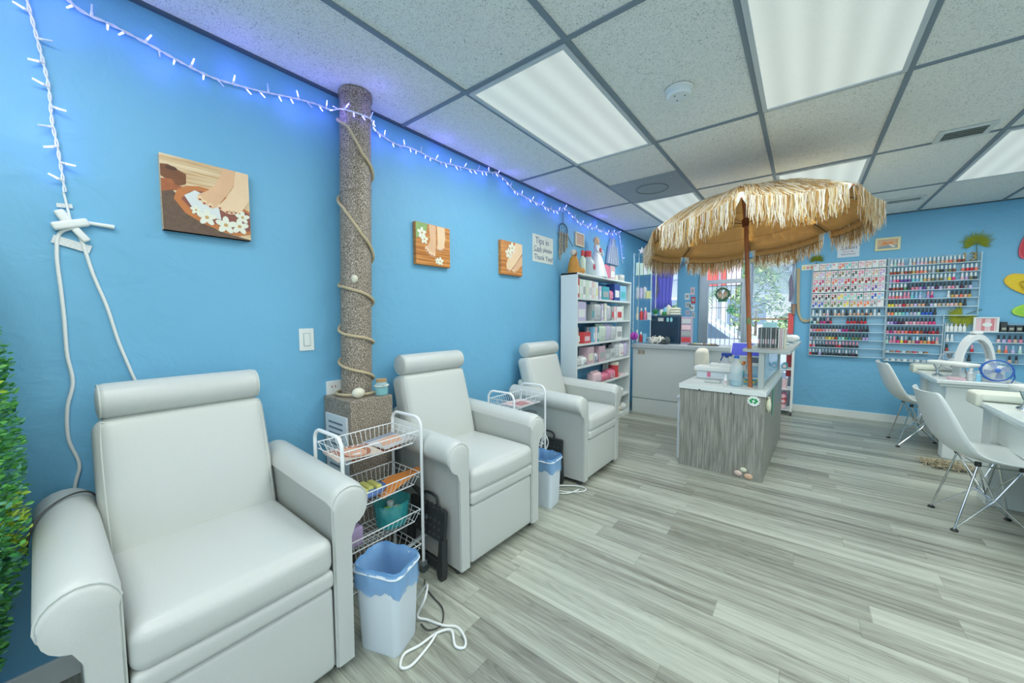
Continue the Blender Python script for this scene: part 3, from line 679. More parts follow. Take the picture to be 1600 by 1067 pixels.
def cart_items():
    mg = P('magazine_paper', 'D9D4CC', .35)
    skin = P('print_skin', 'D9A587', .4, var=.15, scale=20); skin2 = P('print_skin_dark', 'A9694F', .4, var=.2, scale=18)
    def magazine(loc, rot, w, h, lb, mats, title=None, polys=()):
        t = thing('magazine', lb, 'magazine', loc); t.rotation_euler = rot
        MB().box(-w/2, w/2, -h/2, h/2, 0, .005).build('pages', mg, t)
        MB().box(-w/2, w/2, -h/2, h/2, .005, .0058).build('cover', mats, t)
        for i, (nm, pts, mt) in enumerate(polys): MB().prism(pts, 2, .0058, .0063+.0003*i).build(nm, mt, t)
        if title: text('title', title[0], title[1], title[2], t, (0, h/2-.022, .0082), ext=.0004)
        return t
    face = [(.05*math.cos(a*PI/9), -.01+.07*math.sin(a*PI/9)) for a in range(18)]
    hair = [(.075*math.cos(a*PI/9), .0+.085*math.sin(a*PI/9)) for a in range(18)]
    smile = [(.022*math.cos(a*PI/8), -.045+.010*math.sin(a*PI/8)) for a in range(16)]
    magazine((.445, -.62, .672), (.0, .05, math.radians(84)), .20, .175, 'glossy magazine showing a smiling face, in the top basket of the near cart', P('cover_tan', 'D9C6B4', .3), ('MARY KAY', .036, P('title_white', 'F4F4F2', .4)), [('printed_band', [(-.098, .045), (.098, .045), (.098, .085), (-.098, .085)], P('print_rose_brown', 'A9776A', .4, var=.15, scale=30)), ('printed_hair', hair, skin2), ('printed_face', face, skin), ('printed_smile', smile, P('print_white', 'F3EEEA', .4))])
    magazine((.445, -.435, .678), (0, -.03, math.radians(95)), .17, .17, 'folded magazine lying right of the smiling cover in the near cart', P('cover_grey', 'C9C4C4', .3), None, [('printed_hand', [(-.07, -.05), (.03, -.06), (.07, 0), (.05, .04), (-.04, .03)], skin), ('printed_band', [(-.08, .055), (.08, .045), (.08, .08), (-.08, .082)], P('print_slate', '8D99A8', .4))])
    magazine((.455, -.545, .6605), (0, 0, math.radians(88)), .25, .16, 'reddish brown booklet under the magazines in the near cart', P('cover_brick', 'B4745C', .5))
    magazine((.385, .70, .645), (.02, 0, math.radians(88)), .20, .16, 'pink and white magazine in the top basket of the far cart', P('cover_pink', 'DCC0BE', .4), None, [('printed_patch', [(-.06, -.08), (.05, -.07), (.06, .03), (-.05, .02)], P('print_rose', 'BA6F6F', .4))])
    # second basket
    t = thing('blue_bag', 'blue netted bag of yellow sponges in the second basket of the near cart', 'bag', (.455, -.58, .459))
    m = MB(); m.ell((0, 0, .02), .075, .11, .022, 14); m.build('net', P('blue_net', '5A79B5', .7, bump=.8, scale=90, var=.25), t)
    y = MB(); [y.cushion((.0+.012*(k % 2), -.055+.034*k, .040), .045, .014, .010, .006, n=4, R=None) for k in range(4)]; y.build('sponge', P('yellow_sponge', 'D8D57C', .9, bump=.5, scale=80), t)
    t = thing('envelope', 'orange paper folder sticking up in the second basket of the near cart', 'folder', (.455, -.42, .470)); t.rotation_euler = (.26, -.08, math.radians(8))
    MB().prism([(-.07, -.11), (.06, -.12), (.085, .11), (.05, .13), (-.06, .02)], 2, 0, .004).build('paper', P('orange_paper', 'F09A4E', .6), t)
    # third basket: teal tub with cups
    t = thing('plastic_tub', 'translucent teal plastic basket of little bottles in the third cart tier', 'basket', (.465, -.44, .270))
    MB().lathe((0, 0, 0), [(.065, 0), (.07, .005), (.082, .115), (.084, .118), (.080, .118), (.067, .008), (.001, .006)], 24, sx=.95, sy=1.1).build('tub', clear('teal_plastic', '3EC0C4', .5, .2), t)
    rnd = random.Random(3)
    for k in range(10):
        a = k*2.4; rr = .045*math.sqrt((k+.5)/10); z = .012+.022*(k//4)
        g = thing('lotion_cup', 'small %s capped cup, one of several inside the teal basket' % ('lime' if k % 4 == 0 else 'white'), 'cup', (.465+rr*math.cos(a), -.44+rr*math.sin(a), .27+z), group='small cups in the teal basket')
        MB().lathe((0, 0, 0), [(.014, 0), (.016, .02), (.016, .026)], 12).build('cup', P('cup_white', 'DCEBEE', .4), g); MB().lathe((0, 0, 0), [(.017, .024), (.017, .034), (.012, .036)], 12).build('lid', P('lid_lime', 'B5D94C', .4) if k % 4 == 0 else P('lid_white', 'E8F3F4', .4), g)
    t = thing('handbag', 'lilac pouch with a dark wire handle in the third cart tier', 'pouch', (.47, -.655, .27)); MB().cushion((0, 0, .045), .05, .035, .045, .015).build('pouch', P('lilac_cloth', 'B9A3C8', .8), t, smooth=60)
    MB().tube(smooth_path([(.03, -.02, .085), (.055, 0, .12), (.03, .03, .085)], 5), .003, 6).build('handle', M_BLACK, t)
    t = thing('foot_file', 'white plastic tray with a long handle resting in the lowest basket', 'tray', (.47, -.44, .09)); t.rotation_euler = (0, -.25, math.radians(10))
    MB().box(-.07, .06, -.10, .04, 0, .012).build('tray', P('white_plastic', 'D9E2E4', .4), t, bevel=.004); MB().cushion((.04, .11, .02), .012, .09, .008, .006, n=4).build('handle', MATS['white_plastic'], t, smooth=60)
    t = thing('hair_dryer', 'black handled tool hanging under the second basket of the near cart', 'tool', (.47, -.30, .40)); t.rotation_euler = (.5, .3, 0)
    MB().cyl((-.04, 0, 0), (.06, 0, -.01), .009, .016, 14).build('handle', M_BLACK, t)
    t = thing('canister', 'round tin with a dark lid in the second basket of the far cart', 'tin', (.42, .80, .448)); MB().lathe((0, 0, 0), [(.05, 0), (.052, .1)], 22).build('body', P('tin_grey', 'B9BFBE', .3, .3), t); MB().lathe((0, 0, 0), [(.054, .1), (.054, .118), (.05, .122)], 22).build('lid', P('dark_lid', '4C5558', .4), t)
    t = thing('paper_sheet', 'yellow paper corner poking out under the far cart basket', 'paper', (.50, .62, .325)); MB().box(-.05, .06, -.07, .07, 0, .003).build('sheet', P('yellow_paper', 'E6DC9C', .6), t)
cart_items()

# ================================================================ FOLDING STOOLS
def stool(label, loc, rz, lean):
    t = thing('folding_stool', label, 'step stool', loc, 0, 'black folding step stools'); t.rotation_euler = (lean, 0, rz)
    # flat folded stool standing on its end: x width, z height, y thickness
    s = MB(); s.box(-.145, .145, -.014, .004, .175, .335)
    for k in range(8): x = -.12+.034*k; s.box(x-.009, x+.009, -.017, .007, .318, .338)
    s.build('top_panel', M_BLACK, t, bevel=.004)
    d = MB()
    for i in range(7):
        for j in range(3): d.cyl((-.11+.036*i, -.0145, .20+.035*j), (-.11+.036*i, -.0165, .20+.035*j), .006, n=8)
    d.build('grip_dot', P('stool_dots', '4A5050', .5), t)
    for x in (-1, 1):
        l = MB(); l.prism([(x*.145, .19), (x*.115, .19), (x*.112, .03), (x*.125, 0), (x*.155, 0), (x*.158, .03)], 1, -.022, .012); lo = l.build('leg', M_BLACK, t, bevel=.003)
    MB().box(-.11, .11, -.01, .006, .03, .075).build('cross_brace', M_BLACK, t, bevel=.003)
    MB().tube(smooth_path([(-.06, .004, .335), (-.05, .004, .372), (.0, .004, .382), (.05, .004, .372), (.06, .004, .335)], 5), .007, 8).build('handle', M_BLACK, t)
    MB().lathe((0, -.0145, .265), [(.012, -.002), (.012, .001)], 14, axis='y').build('latch', P('latch_grey', '6B7E84', .4), t)
    return t
stool('black folding step stool leaning on the middle armchair beside the near cart', (.545, -.303, 0), math.radians(-2.5), math.radians(-5))
stool('black folding step stool leaning on the far armchair beside the far bin', (.46, .965, 0), math.radians(0), math.radians(-4))

# ================================================================ WASTE BINS
def bin_(label, loc, rz):
    t = thing('waste_bin', label, 'bin', loc, rz, 'white bins with blue liners')
    def rrect(hx, hy, r, n=5):
        o = []
        for cx, cy, a0 in ((hx-r, hy-r, 0), (-hx+r, hy-r, 90), (-hx+r, -hy+r, 180), (hx-r, -hy+r, 270)):
            for k in range(n+1): a = math.radians(a0+90*k/n); o.append((cx+r*math.cos(a), cy+r*math.sin(a)))
        return o
    def loft(secs, m=0):
        b = MB(); L = None
        for hx, hy, r, z in secs:
            o = rrect(hx, hy, r); L = len(o); b.v += [(p[0], p[1], z) for p in o]
        for i in range(len(secs)-1):
            for j in range(L): b.f.append((i*L+j, i*L+(j+1) % L, (i+1)*L+(j+1) % L, (i+1)*L+j)); b.m.append(m)
        return b, L
    b, L = loft([(.084, .066, .02, 0), (.087, .069, .024, .01), (.100, .080, .03, .31), (.105, .085, .032, .314), (.105, .085, .032, .326), (.100, .080, .03, .326), (.082, .064, .022, .012)])
    b.f.append(tuple(range(L))); b.m.append(0); b.f.append(tuple(6*L+j for j in range(L))); b.m.append(0)
    b.build('body', P('bin_white', 'DCE7EE', .4), t, fix=True)
    bag = bpy.data.materials.new('blue_bag_film'); bag.use_nodes = True; bb = bag.node_tree.nodes['Principled BSDF']; bb.inputs['Base Color'].default_value = lin('7DB6EA'); bb.inputs['Roughness'].default_value = .18; bb.inputs['Alpha'].default_value = .62
    rnd = random.Random(11); b = MB(); N = 72; rows = [(.62, .10), (.78, .18), (.90, .27), (.99, .335), (1.05, .342), (1.09, .332), (1.085, .30), (1.07, .27), (1.06, .245)]
    for i, (k, z) in enumerate(rows):
        for j in range(N):
            a = 2*PI*j/N; c, s_ = math.cos(a), math.sin(a); e = 5.0; q = (abs(c)**e+abs(s_)**e)**(-1/e)
            wr = noise.noise(Vector((c*2.6, s_*2.6, i*.7)))*(.09 if i != 4 else .01)+.035*noise.noise(Vector((c*9, s_*9, i*.4)))+.014*math.sin(a*17+i)*(i > 5 or i < 3)
            zz = z+noise.noise(Vector((c*3, s_*3, 9)))*(.03 if i in (7, 8) else .006)
            b.v.append((.099*q*c*(k+wr), .080*q*s_*(k+wr), zz))
    for i in range(len(rows)-1):
        for j in range(N): b.f.append((i*N+j, i*N+(j+1) % N, (i+1)*N+(j+1) % N, (i+1)*N+j)); b.m.append(0)
    b.f.append(tuple(range(N))); b.m.append(0)
    b.build('liner', bag, t, smooth=70, fix=False)
    b = MB(); o = rrect(.106, .086, .034); b.tube([(p[0], p[1], .320) for p in o], .004, 6, closed=True); b.build('rim', MATS['bin_white'], t)
    return t
bn = bin_('white plastic bin with a blue liner beside the foreground armchair', (.775, -.672, 0), math.radians(20))
dup(bn, (.655, .64, 0), math.radians(4), 'white plastic bin with a blue liner half hidden behind the middle armchair')

# ================================================================ CORDS
def cords():
    def cord(lb, pts, r, mt, loc=(0, 0, 0), k=7, name='power_cord', cat='cord'):
        o = MB().tube(smooth_path(pts, k), r, 7).build(name, mt, smooth=60); return tag(o, lb, cat, loc=None)
    wc = P('white_cord', 'E9EDEA', .45)
    cord('white power cord looping on the floor beside the near bin', [(.70, -.50, .006), (.76, -.47, .10), (.81, -.52, .09), (.79, -.545, .02), (.83, -.52, .006), (.90, -.50, .006), (.955, -.47, .006), (1.02, -.49, .006), (1.045, -.52, .006), (1.01, -.535, .006), (.95, -.50, .012), (.91, -.54, .006), (.90, -.62, .006), (.885, -.68, .006), (.92, -.72, .006), (.945, -.69, .006), (.93, -.60, .006), (.915, -.55, .011)], .0052, wc)
    cord('thin dark cord curling on the floor near the wire cart caster', [(.62, -.37, .004), (.66, -.40, .004), (.74, -.42, .004), (.83, -.44, .004), (.89, -.50, .004), (.87, -.55, .004), (.82, -.55, .004)], .0032, P('dark_cord', '4A4A48', .5))
    cord('white cords looped on the floor by the far bin', [(.50, .80, .006), (.60, .82, .006), (.72, .86, .006), (.80, .93, .006), (.80, .985, .006), (.74, .99, .006), (.66, .93, .012), (.60, .86, .012), (.66, .80, .006), (.74, .84, .012), (.77, .93, .012)], .0045, wc)
    cord('white coiled cable hanging behind the far bin liner', [(.56, .74, .34), (.58, .77, .42), (.585, .80, .36), (.57, .77, .30), (.56, .74, .36), (.58, .76, .43), (.59, .79, .38)], .004, wc)
    # two cords on the wall, and the plug knot
    X = .007
    cord('left white extension cord running down the blue wall to the armchair', [(X+.012, -1.380, 1.600), (X, -1.412, 1.575), (X, -1.421, 1.50), (X, -1.418, 1.38), (X, -1.416, 1.28), (X, -1.416, 1.16), (X, -1.408, 1.06), (X, -1.425, .97), (X, -1.428, .86), (X, -1.408, .76), (X, -1.424, .66), (X, -1.42, .40)], .0055, wc)
    cord('right white extension cord falling behind the foreground headrest', [(X+.012, -1.380, 1.600), (X, -1.362, 1.56), (X, -1.34, 1.44), (X, -1.312, 1.325), (X, -1.29, 1.20), (X, -1.262, 1.08), (X, -1.245, 1.0), (X, -1.235, .8)], .0055, wc)
    t = thing('plug_connector', 'white plug connectors and tag hanging where the light string meets the cords', 'plug', M=ML(-1.385, 1.60))
    a = MB(); a.cushion((0, .012, .016), .045, .014, .012, .008, n=4, R=Matrix.Rotation(.35, 3, 'Z')); a.cushion((-.012, .03, .012), .014, .03, .012, .008, n=4, R=Matrix.Rotation(.5, 3, 'Z')); a.cushion((.022, -.02, .012), .011, .026, .010, .006, n=4, R=Matrix.Rotation(.6, 3, 'Z')); a.build('plug', wc, t, smooth=60)
    MB().cyl((.04, .025, .012), (.105, .022, .010), .006, .008, 10).build('socket_end', wc, t)
    g = MB(); R = Matrix.Rotation(-.3, 3, 'Z'); g.obox((.0, -.055, .006), .045, .014, .0008, R); MB().obox((-.01, .075, .006), .018, .007, .0008, Matrix.Rotation(.1, 3, 'Z')).build('paper_tag', P('printed_tag', 'D9DEDD', .6, bump=0, var=.25, scale=220), t); g.build('paper_tag', P('printed_tag', 'D9DEDD', .6, bump=0, var=.25, scale=220), t)
    cord('single white wire joining the twinkle lights to the plugs', [(X, -1.395, 1.72), (X+.004, -1.388, 1.66), (X+.006, -1.385, 1.63)], .0035, wc)
    cord('thin dark cable lying across the left arm of the foreground armchair', [(.14, -1.375, .66), (.165, -1.395, .702), (.19, -1.43, .717), (.225, -1.47, .712), (.26, -1.505, .69), (.285, -1.523, .65), (.29, -1.53, .60)], .003, P('dark_cord', '4A4A48', .5))
cords()

# ================================================================ STRING LIGHTS
def string_lights():
    wc = P('light_string_wire', 'E4E9EE', .45)
    blue = mat_emit('blue_led', '7072FF', 8.0); clearb = P('bulb_clear', 'CFE0FF', .2)
    def run(lb, pts, sp, name='string_lights', blink=1):
        t = thing(name, lb, 'string lights', (0, 0, 0), group='blue twinkle light strings')
        path = smooth_path(pts, 10); L = [0]
        for i in range(1, len(path)): L.append(L[-1]+(path[i]-path[i-1]).length)
        tw = MB()
        for ph in (0, PI):
            q = []
            for i, p in enumerate(path): a = L[i]/.012+ph; q.append(p+Vector((.0015*math.cos(a), .0028*math.sin(a), .0028*math.sin(a))))
            tw.tube(q, .0026, 5)
        tw.build('wire', wc, t, smooth=70)
        s = sp*.5; k = 0; nb = 0; rnd = random.Random(len(pts)*5)
        while s < L[-1]:
            i = max(j for j in range(len(L)) if L[j] <= s); i = min(i, len(path)-2)
            p = path[i].lerp(path[i+1], (s-L[i])/max(1e-6, L[i+1]-L[i])); d = (path[i+1]-path[i]).normalized()
            sd = d.cross(Vector((1, 0, 0))).normalized(); sg = 1 if (k % 3) else -1
            dirv = (sd*sg+Vector((.55, 0, 0))+d*rnd.uniform(-.5, .5)).normalized()
            p1 = p+dirv*.014; p2 = p+dirv*.038
            if nb < 98:
                b = MB().cyl(p1, p2, .0034, .0026, 7).build('bulb', blue if k % 4 != 3 else clearb, t)
                MB().cyl(p, p1, .0045, .0042, 7).build('socket', wc, b)
            if k % 5 == 2:
                ld = bpy.data.lights.new('bulb_glow', 'POINT'); ld.energy = .20; ld.color = (.20, .16, 1); ld.shadow_soft_size = .012
                lo = bpy.data.objects.new('bulb_glow', ld); COL.objects.link(lo); lo.parent = t; lo.location = p+dirv*.05+Vector((.045, 0, 0))
            s += sp*rnd.uniform(.8, 1.2); k += 1; nb += 1
        return t
    X = .012
    run('drooping strand of blue lights down the wall at the upper left', [(X, -1.46, 2.46), (X, -1.442, 2.33), (X, -1.425, 2.20), (X, -1.410, 2.07), (X, -1.408, 1.95), (X, -1.40, 1.86), (X, -1.392, 1.72)], .065)
    run('garland of blue lights from the upper left corner to beyond the column', [(X, -1.42, 2.44), (X, -1.33, 2.36), (X, -1.25, 2.352), (X, -1.14, 2.335), (X, -1.03, 2.315), (X, -.94, 2.31), (X, -.79, 2.333), (X, -.65, 2.365), (X, -.54, 2.385), (.03, -.46, 2.38), (.12, -.445, 2.36), (.182, -.38, 2.34), (.185, -.32, 2.335), (.10, -.26, 2.35),
        (X, -.16, 2.375), (X, -.05, 2.355), (X, .08, 2.37), (X, .28, 2.36), (X, .45, 2.38), (X, .60, 2.40), (X, .76, 2.43), (X, .90, 2.462)], .047)
    run('garland of blue lights above the tips sign and dreamcatcher', [(X, .90, 2.462), (X, 1.02, 2.44), (X, 1.14, 2.385), (X, 1.30, 2.37), (X, 1.50, 2.36), (X, 1.70, 2.355), (X, 1.88, 2.37), (X, 2.0, 2.44)], .055)
    run('garland of blue lights sagging over the bookcase to the corner', [(X, 2.0, 2.44), (X, 2.12, 2.40), (X, 2.35, 2.345), (X, 2.6, 2.345), (X, 2.85, 2.36), (X, 3.1, 2.36), (X, 3.32, 2.40), (X, 3.46, 2.43), (.02, 3.50, 2.30), (.02, 3.56, 2.15), (.02, 3.60, 2.03)], .06)
    t = thing('clip_hook', 'small white hook holding the garland at the ceiling edge past the column', 'hook', M=ML(.91, 2.462)); MB().box(-.02, .02, -.005, .012, 0, .012).build('hook', M_WHITE, t)
string_lights()

# ================================================================ PICTURES AND SIGNS ON THE LEFT WALL
def shape(parent, name, pts, mat, z, z0=.0):
    return MB().prism(pts, 2, z0, z).build(name, mat, parent, smooth=0)
def oval(cx, cy, rx, ry, n=20, rot=0):
    c, s = math.cos(rot), math.sin(rot); o = []
    for k in range(n):
        x, y = rx*math.cos(2*PI*k/n), ry*math.sin(2*PI*k/n); o.append((cx+x*c-y*s, cy+x*s+y*c))
    return o
def pictures():
    skin = P('painted_skin', 'E3B78F', .5, var=.10, scale=14); skinl = P('painted_skin_light', 'EFCFA8', .5, var=.08, scale=14)
    petal = P('painted_petal', 'E9EAD8', .5); brown = P('painted_brown', '7C4F33', .5, var=.3, scale=30); bowl = P('painted_bowl', 'C57B45', .5, var=.15, scale=20); red = P('painted_nail', '9A4038', .4); maroon = P('painted_maroon', '8E5548', .5, var=.25, scale=30)
    yel = P('painted_stamen', 'C8A060', .5)
    def flower(t, cx, cy, r, z, nm='printed_flower'):
        m = MB()
        for k in range(5): a = 2*PI*k/5+.3; m.prism(oval(cx+r*.55*math.cos(a), cy+r*.55*math.sin(a), r*.55, r*.34, 10, a), 2, 0, z+.0001*k)
        m.prism(oval(cx, cy, r*.22, r*.22, 8), 2, 0, z+.0008, 1); m.build(nm, [petal, yel], t, smooth=0)
    def canvas(y, z, w, h, lb, base):
        t = thing('canvas_print', lb, 'picture', M=ML(y, z), group='spa canvas prints'); MB().box(-w/2, w/2, -h/2, h/2, 0, .03).build('canvas', base, t, bevel=.002); return t
    w = .297; Z = .0304
    slat = mat_woodgrain('painted_wood_pale', 'C79C6B', 'ECD9B4', axis=0, scale=1.6); slat2 = mat_woodgrain('painted_wood_orange', 'B06A2C', 'E9A55A', axis=0, scale=1.3)
    t = canvas(-.998, 1.785, w, .296, 'large square canvas of two feet above a bowl of petals, nearest the string lights', slat)
    shape(t, 'printed_tray', [(-.148, -.148), (.148, -.148), (.148, -.145), (.03, -.125), (-.06, -.06), (-.12, .02), (-.148, .03)], P('painted_mat', '6B5546', .6, var=.35, scale=60), Z)
    shape(t, 'printed_stone', [(-.148, .105), (-.125, .11), (-.07, .085), (-.072, .045), (-.10, .03), (-.148, .06)], brown, Z+.0003); shape(t, 'printed_stone', oval(-.115, .097, .018, .008), P('painted_dark', '5A3A28', .6), Z+.0006)
    shape(t, 'printed_mineral', [(-.148, .05), (-.115, .055), (-.105, .035), (-.07, .03), (-.07, .018), (-.115, .012), (-.148, .0)], P('painted_rust', 'A9623C', .5, var=.3, scale=40), Z+.0006)
    shape(t, 'printed_bowl', [(-.113, -.02), (-.10, .02), (-.07, .04), (-.03, .048), (.02, .045), (.147, -.02), (.147, -.12), (.10, -.135), (.04, -.125), (-.03, -.10), (-.08, -.07)], bowl, Z+.0009)
    shape(t, 'printed_bowl_inside', [(-.09, -.015), (-.06, .02), (-.02, .03), (.147, -.03), (.147, -.105), (.10, -.12), (.03, -.10), (-.04, -.075)], maroon, Z+.0011)
    shape(t, 'printed_water', [(-.08, .0), (-.045, .028), (.03, .0), (.04, -.075), (-.02, -.07), (-.055, -.045)], P('painted_water', 'DDE2E0', .4), Z+.0013)
    shape(t, 'printed_foot', [(.055, .147), (.095, .147), (.10, .125), (.09, .08), (.06, .03), (.03, -.02), (.012, -.035), (-.005, -.025), (-.02, -.015), (-.035, -.002), (-.035, .015), (-.02, .025), (.0, .04), (.025, .07), (.045, .11)], skin, Z+.0017)
    shape(t, 'printed_foot', [(.10, .147), (.147, .147), (.147, .03), (.125, -.01), (.11, -.032), (.09, -.042), (.07, -.045), (.05, -.038), (.025, -.025), (.035, -.012), (.06, .02), (.09, .075)], skinl, Z+.0020)
    for (cx, cy) in ((.004, -.026), (-.016, -.017), (-.03, -.004), (.037, -.025), (.062, -.036), (.078, -.036), (.094, -.034)): shape(t, 'printed_toe', oval(cx, cy+.004, .0095, .011, 12), skinl, Z+.0021); shape(t, 'printed_nail', oval(cx, cy-.001, .005, .0035, 10), red, Z+.0024)
    for (cx, cy, r) in ((-.01, -.075, .032), (.055, -.095, .035), (.105, -.092, .033), (.118, -.05, .026), (-.045, -.052, .018)): flower(t, cx, cy, r, Z+.0026)
    t = canvas(.222, 1.774, w, .275, 'middle square canvas of two feet on orange wood with leaves at its corner', slat2)
    shape(t, 'printed_foot', [(-.04, .135), (.02, .135), (.02, .0), (.012, -.06), (-.0, -.075), (-.012, -.06), (-.03, -.06), (-.055, -.04), (-.07, -.03), (-.03, .03)], skin, Z+.0004)
    shape(t, 'printed_foot', [(.03, .135), (.10, .135), (.105, .06), (.09, .0), (.07, -.012), (.045, -.02), (.03, -.01), (.035, .04)], skinl, Z+.0007)
    shape(t, 'printed_leaf', [(-.147, .135), (-.05, .135), (-.06, .09), (-.10, .05), (-.147, .03)], P('painted_leaf', '8FB06A', .5, var=.3, scale=40), Z+.0010)
    for (cx, cy, r) in ((-.10, .07, .035), (-.08, .03, .03), (.055, -.10, .028), (.03, -.10, .02)): flower(t, cx, cy, r, Z+.0014)
    for (cx, cy) in ((.004, -.072), (-.018, -.068), (-.035, -.062), (-.052, -.048), (-.066, -.036), (.037, -.022), (.055, -.024), (.072, -.018), (.088, -.008)): shape(t, 'printed_toe', oval(cx, cy+.008, .009, .018, 12), skinl, Z+.0016); shape(t, 'printed_nail', oval(cx, cy-.002, .0045, .005, 10), red, Z+.0020)
    t = canvas(1.088, 1.790, w, .283, 'smallest looking square canvas of feet and white flowers, next to the tips sign', slat2)
    shape(t, 'printed_foot', [(.05, .14), (.147, .14), (.147, .06), (.06, -.03), (.0, -.085), (-.03, -.11), (-.07, -.10), (-.08, -.06), (-.06, -.01), (.0, .04)], skinl, Z+.0004)
    shape(t, 'printed_foot', [(.147, .05), (.147, -.04), (.08, -.09), (.03, -.12), (.0, -.10), (.05, -.04)], skin, Z+.0007)
    shape(t, 'printed_gap', [(.147, .058), (.147, .048), (.05, -.045), (.0, -.095), (.003, -.085), (.06, -.03)], maroon, Z+.0012)
    for (cx, cy, r) in ((.0, .09, .045), (-.05, .04, .04), (-.03, .03, .03)): flower(t, cx, cy, r, Z+.0014)
    for (cx, cy) in ((-.058, -.098), (-.04, -.105), (.01, -.108)): shape(t, 'printed_toe', oval(cx, cy+.006, .012, .016, 12), skinl, Z+.0016); shape(t, 'printed_nail', oval(cx, cy-.002, .006, .005, 10), red, Z+.0020)
    # tips sign
    t = thing('paper_sign', 'handwritten white paper sign asking for tips in cash', 'sign', M=ML(1.617, 1.944)); w, h = .36, .258
    MB().box(-w/2, w/2, -h/2, h/2, 0, .003).build('paper', P('sign_paper', 'DDE3DA', .7, var=.04, scale=5), t); ink = P('marker_ink', '4E6480', .6)
    text('lettering', 'Tips in', .088, ink, t, (-.015, .073, .0035)); text('lettering', 'Cash please', .066, ink, t, (.0, -.003, .0035)); text('lettering', 'Thank You!', .070, ink, t, (.01, -.083, .0035))
    MB().box(-.165, -.03, -.032, -.027, .003, .004).build('underline', ink, t)
    # light switch
    t = thing('light_switch', 'white rocker light switch on the blue wall before the column', 'switch', M=ML(-.614, 1.172)); MB().box(-.037, .037, -.058, .058, 0, .006).build('plate', M_WHITE, t, bevel=.003)
    MB().box(-.017, .017, -.034, .034, .006, .0075).build('surround', P('switch_gap', 'AEB8B4', .5), t); MB().box(-.0145, .0145, -.031, .031, .0075, .011).build('rocker', M_WHITE, t, bevel=.002)
    # small framed picture
    t = thing('picture_frame', 'small cream framed picture high above the bookcase', 'picture', M=ML(2.35, 2.155)); f = MB(); w, h = .20, .15
    for a in ((-w/2, w/2, h/2-.018, h/2), (-w/2, w/2, -h/2, -h/2+.018), (-w/2, -w/2+.02, -h/2+.018, h/2-.018), (w/2-.02, w/2, -h/2+.018, h/2-.018)): f.box(*a, 0, .02)
    f.build('frame', P('cream_frame', 'E0D8B8', .5), t, bevel=.002); MB().box(-w/2+.02, w/2-.02, -h/2+.018, h/2-.018, .002, .010).build('print', P('sepia_print', 'C7A690', .6, var=.25, scale=25), t)
    # dreamcatcher
    t = thing('dreamcatcher', 'dark hoop dreamcatcher with feather strands hanging above the bookcase', 'dreamcatcher', M=ML(1.985, 2.20)); dk = P('dark_suede', '3F5560', .7)
    MB().tube([(.085*math.cos(a*PI/14), .062*math.sin(a*PI/14), .012) for a in range(28)], .005, 6, closed=True).build('hoop', dk, t)
    m = MB(); m.tube([(0, .062, .012), (0, .20, .008)], .003, 5)
    for k in range(9):
        a = 2*PI*k/9; m.tube([(.083*math.cos(a), .06*math.sin(a), .012), (.03*math.cos(a+.7), .022*math.sin(a+.7), .012)], .0012, 4)
    m.tube([(.03*math.cos(a*PI/8), .022*math.sin(a*PI/8), .012) for a in range(16)], .0012, 4, closed=True); m.build('web', dk, t)
    fl = P('feather', 'A39A86', .8, var=.35, scale=60)
    for k, (x, L) in enumerate(((-.075, .30), (-.03, .26), (.03, .22), (.075, .17))):
        m = MB(); y = -.045
        while y > -L: m.ell((x+.006*math.sin(y*60), y, .016), .014, .022, .010, 6); y -= .028
        m.build('feather_strand', fl, t)
    MB().tube([(.08, -.03, .012), (.13, -.10, .02), (.19, -.15, .02)], .004, 5).build('quill', dk, t)
    # heart shaped plaque and hanging apron
    t = thing('wall_plaque', 'small oval wooden plaque hung by a cord above the bookcase', 'plaque', M=ML(2.83, 2.03)); MB().prism(oval(0, 0, .11, .10), 2, .004, .016).build('board', P('plaque_wood', 'B7A38C', .6, var=.2, scale=20), t); MB().prism(oval(.02, 0, .07, .06), 2, .016, .0175).build('painting', P('plaque_paint', '9C7F86', .6, var=.3, scale=40), t)
    MB().tube([(-.06, .09, .01), (0, .22, .006), (.06, .09, .01)], .002, 4).build('hanging_cord', dk, t)
    t = thing('hanging_bag', 'pale lilac cloth bag hanging by long straps at the room corner', 'bag', M=ML(3.22, 2.33)); cl = P('lilac_bag_cloth', 'AEBCD3', .85, var=.08, scale=20)
    m = MB(); m.prism([(-.10, -.12), (-.04, -.12), (-.02, -.02), (.02, -.02), (.05, -.12), (.14, -.12), (.19, -.36), (-.17, -.36)], 2, .008, .045); m.build('cloth', cl, t, bevel=.008)
    MB().tube([(-.09, -.13, .03), (-.02, .06, .02), (.0, .09, .012), (.03, .06, .02), (.13, -.13, .03)], .006, 6).build('strap', cl, t)
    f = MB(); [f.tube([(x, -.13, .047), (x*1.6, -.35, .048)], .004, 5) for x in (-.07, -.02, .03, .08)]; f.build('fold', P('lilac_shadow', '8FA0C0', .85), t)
pictures()

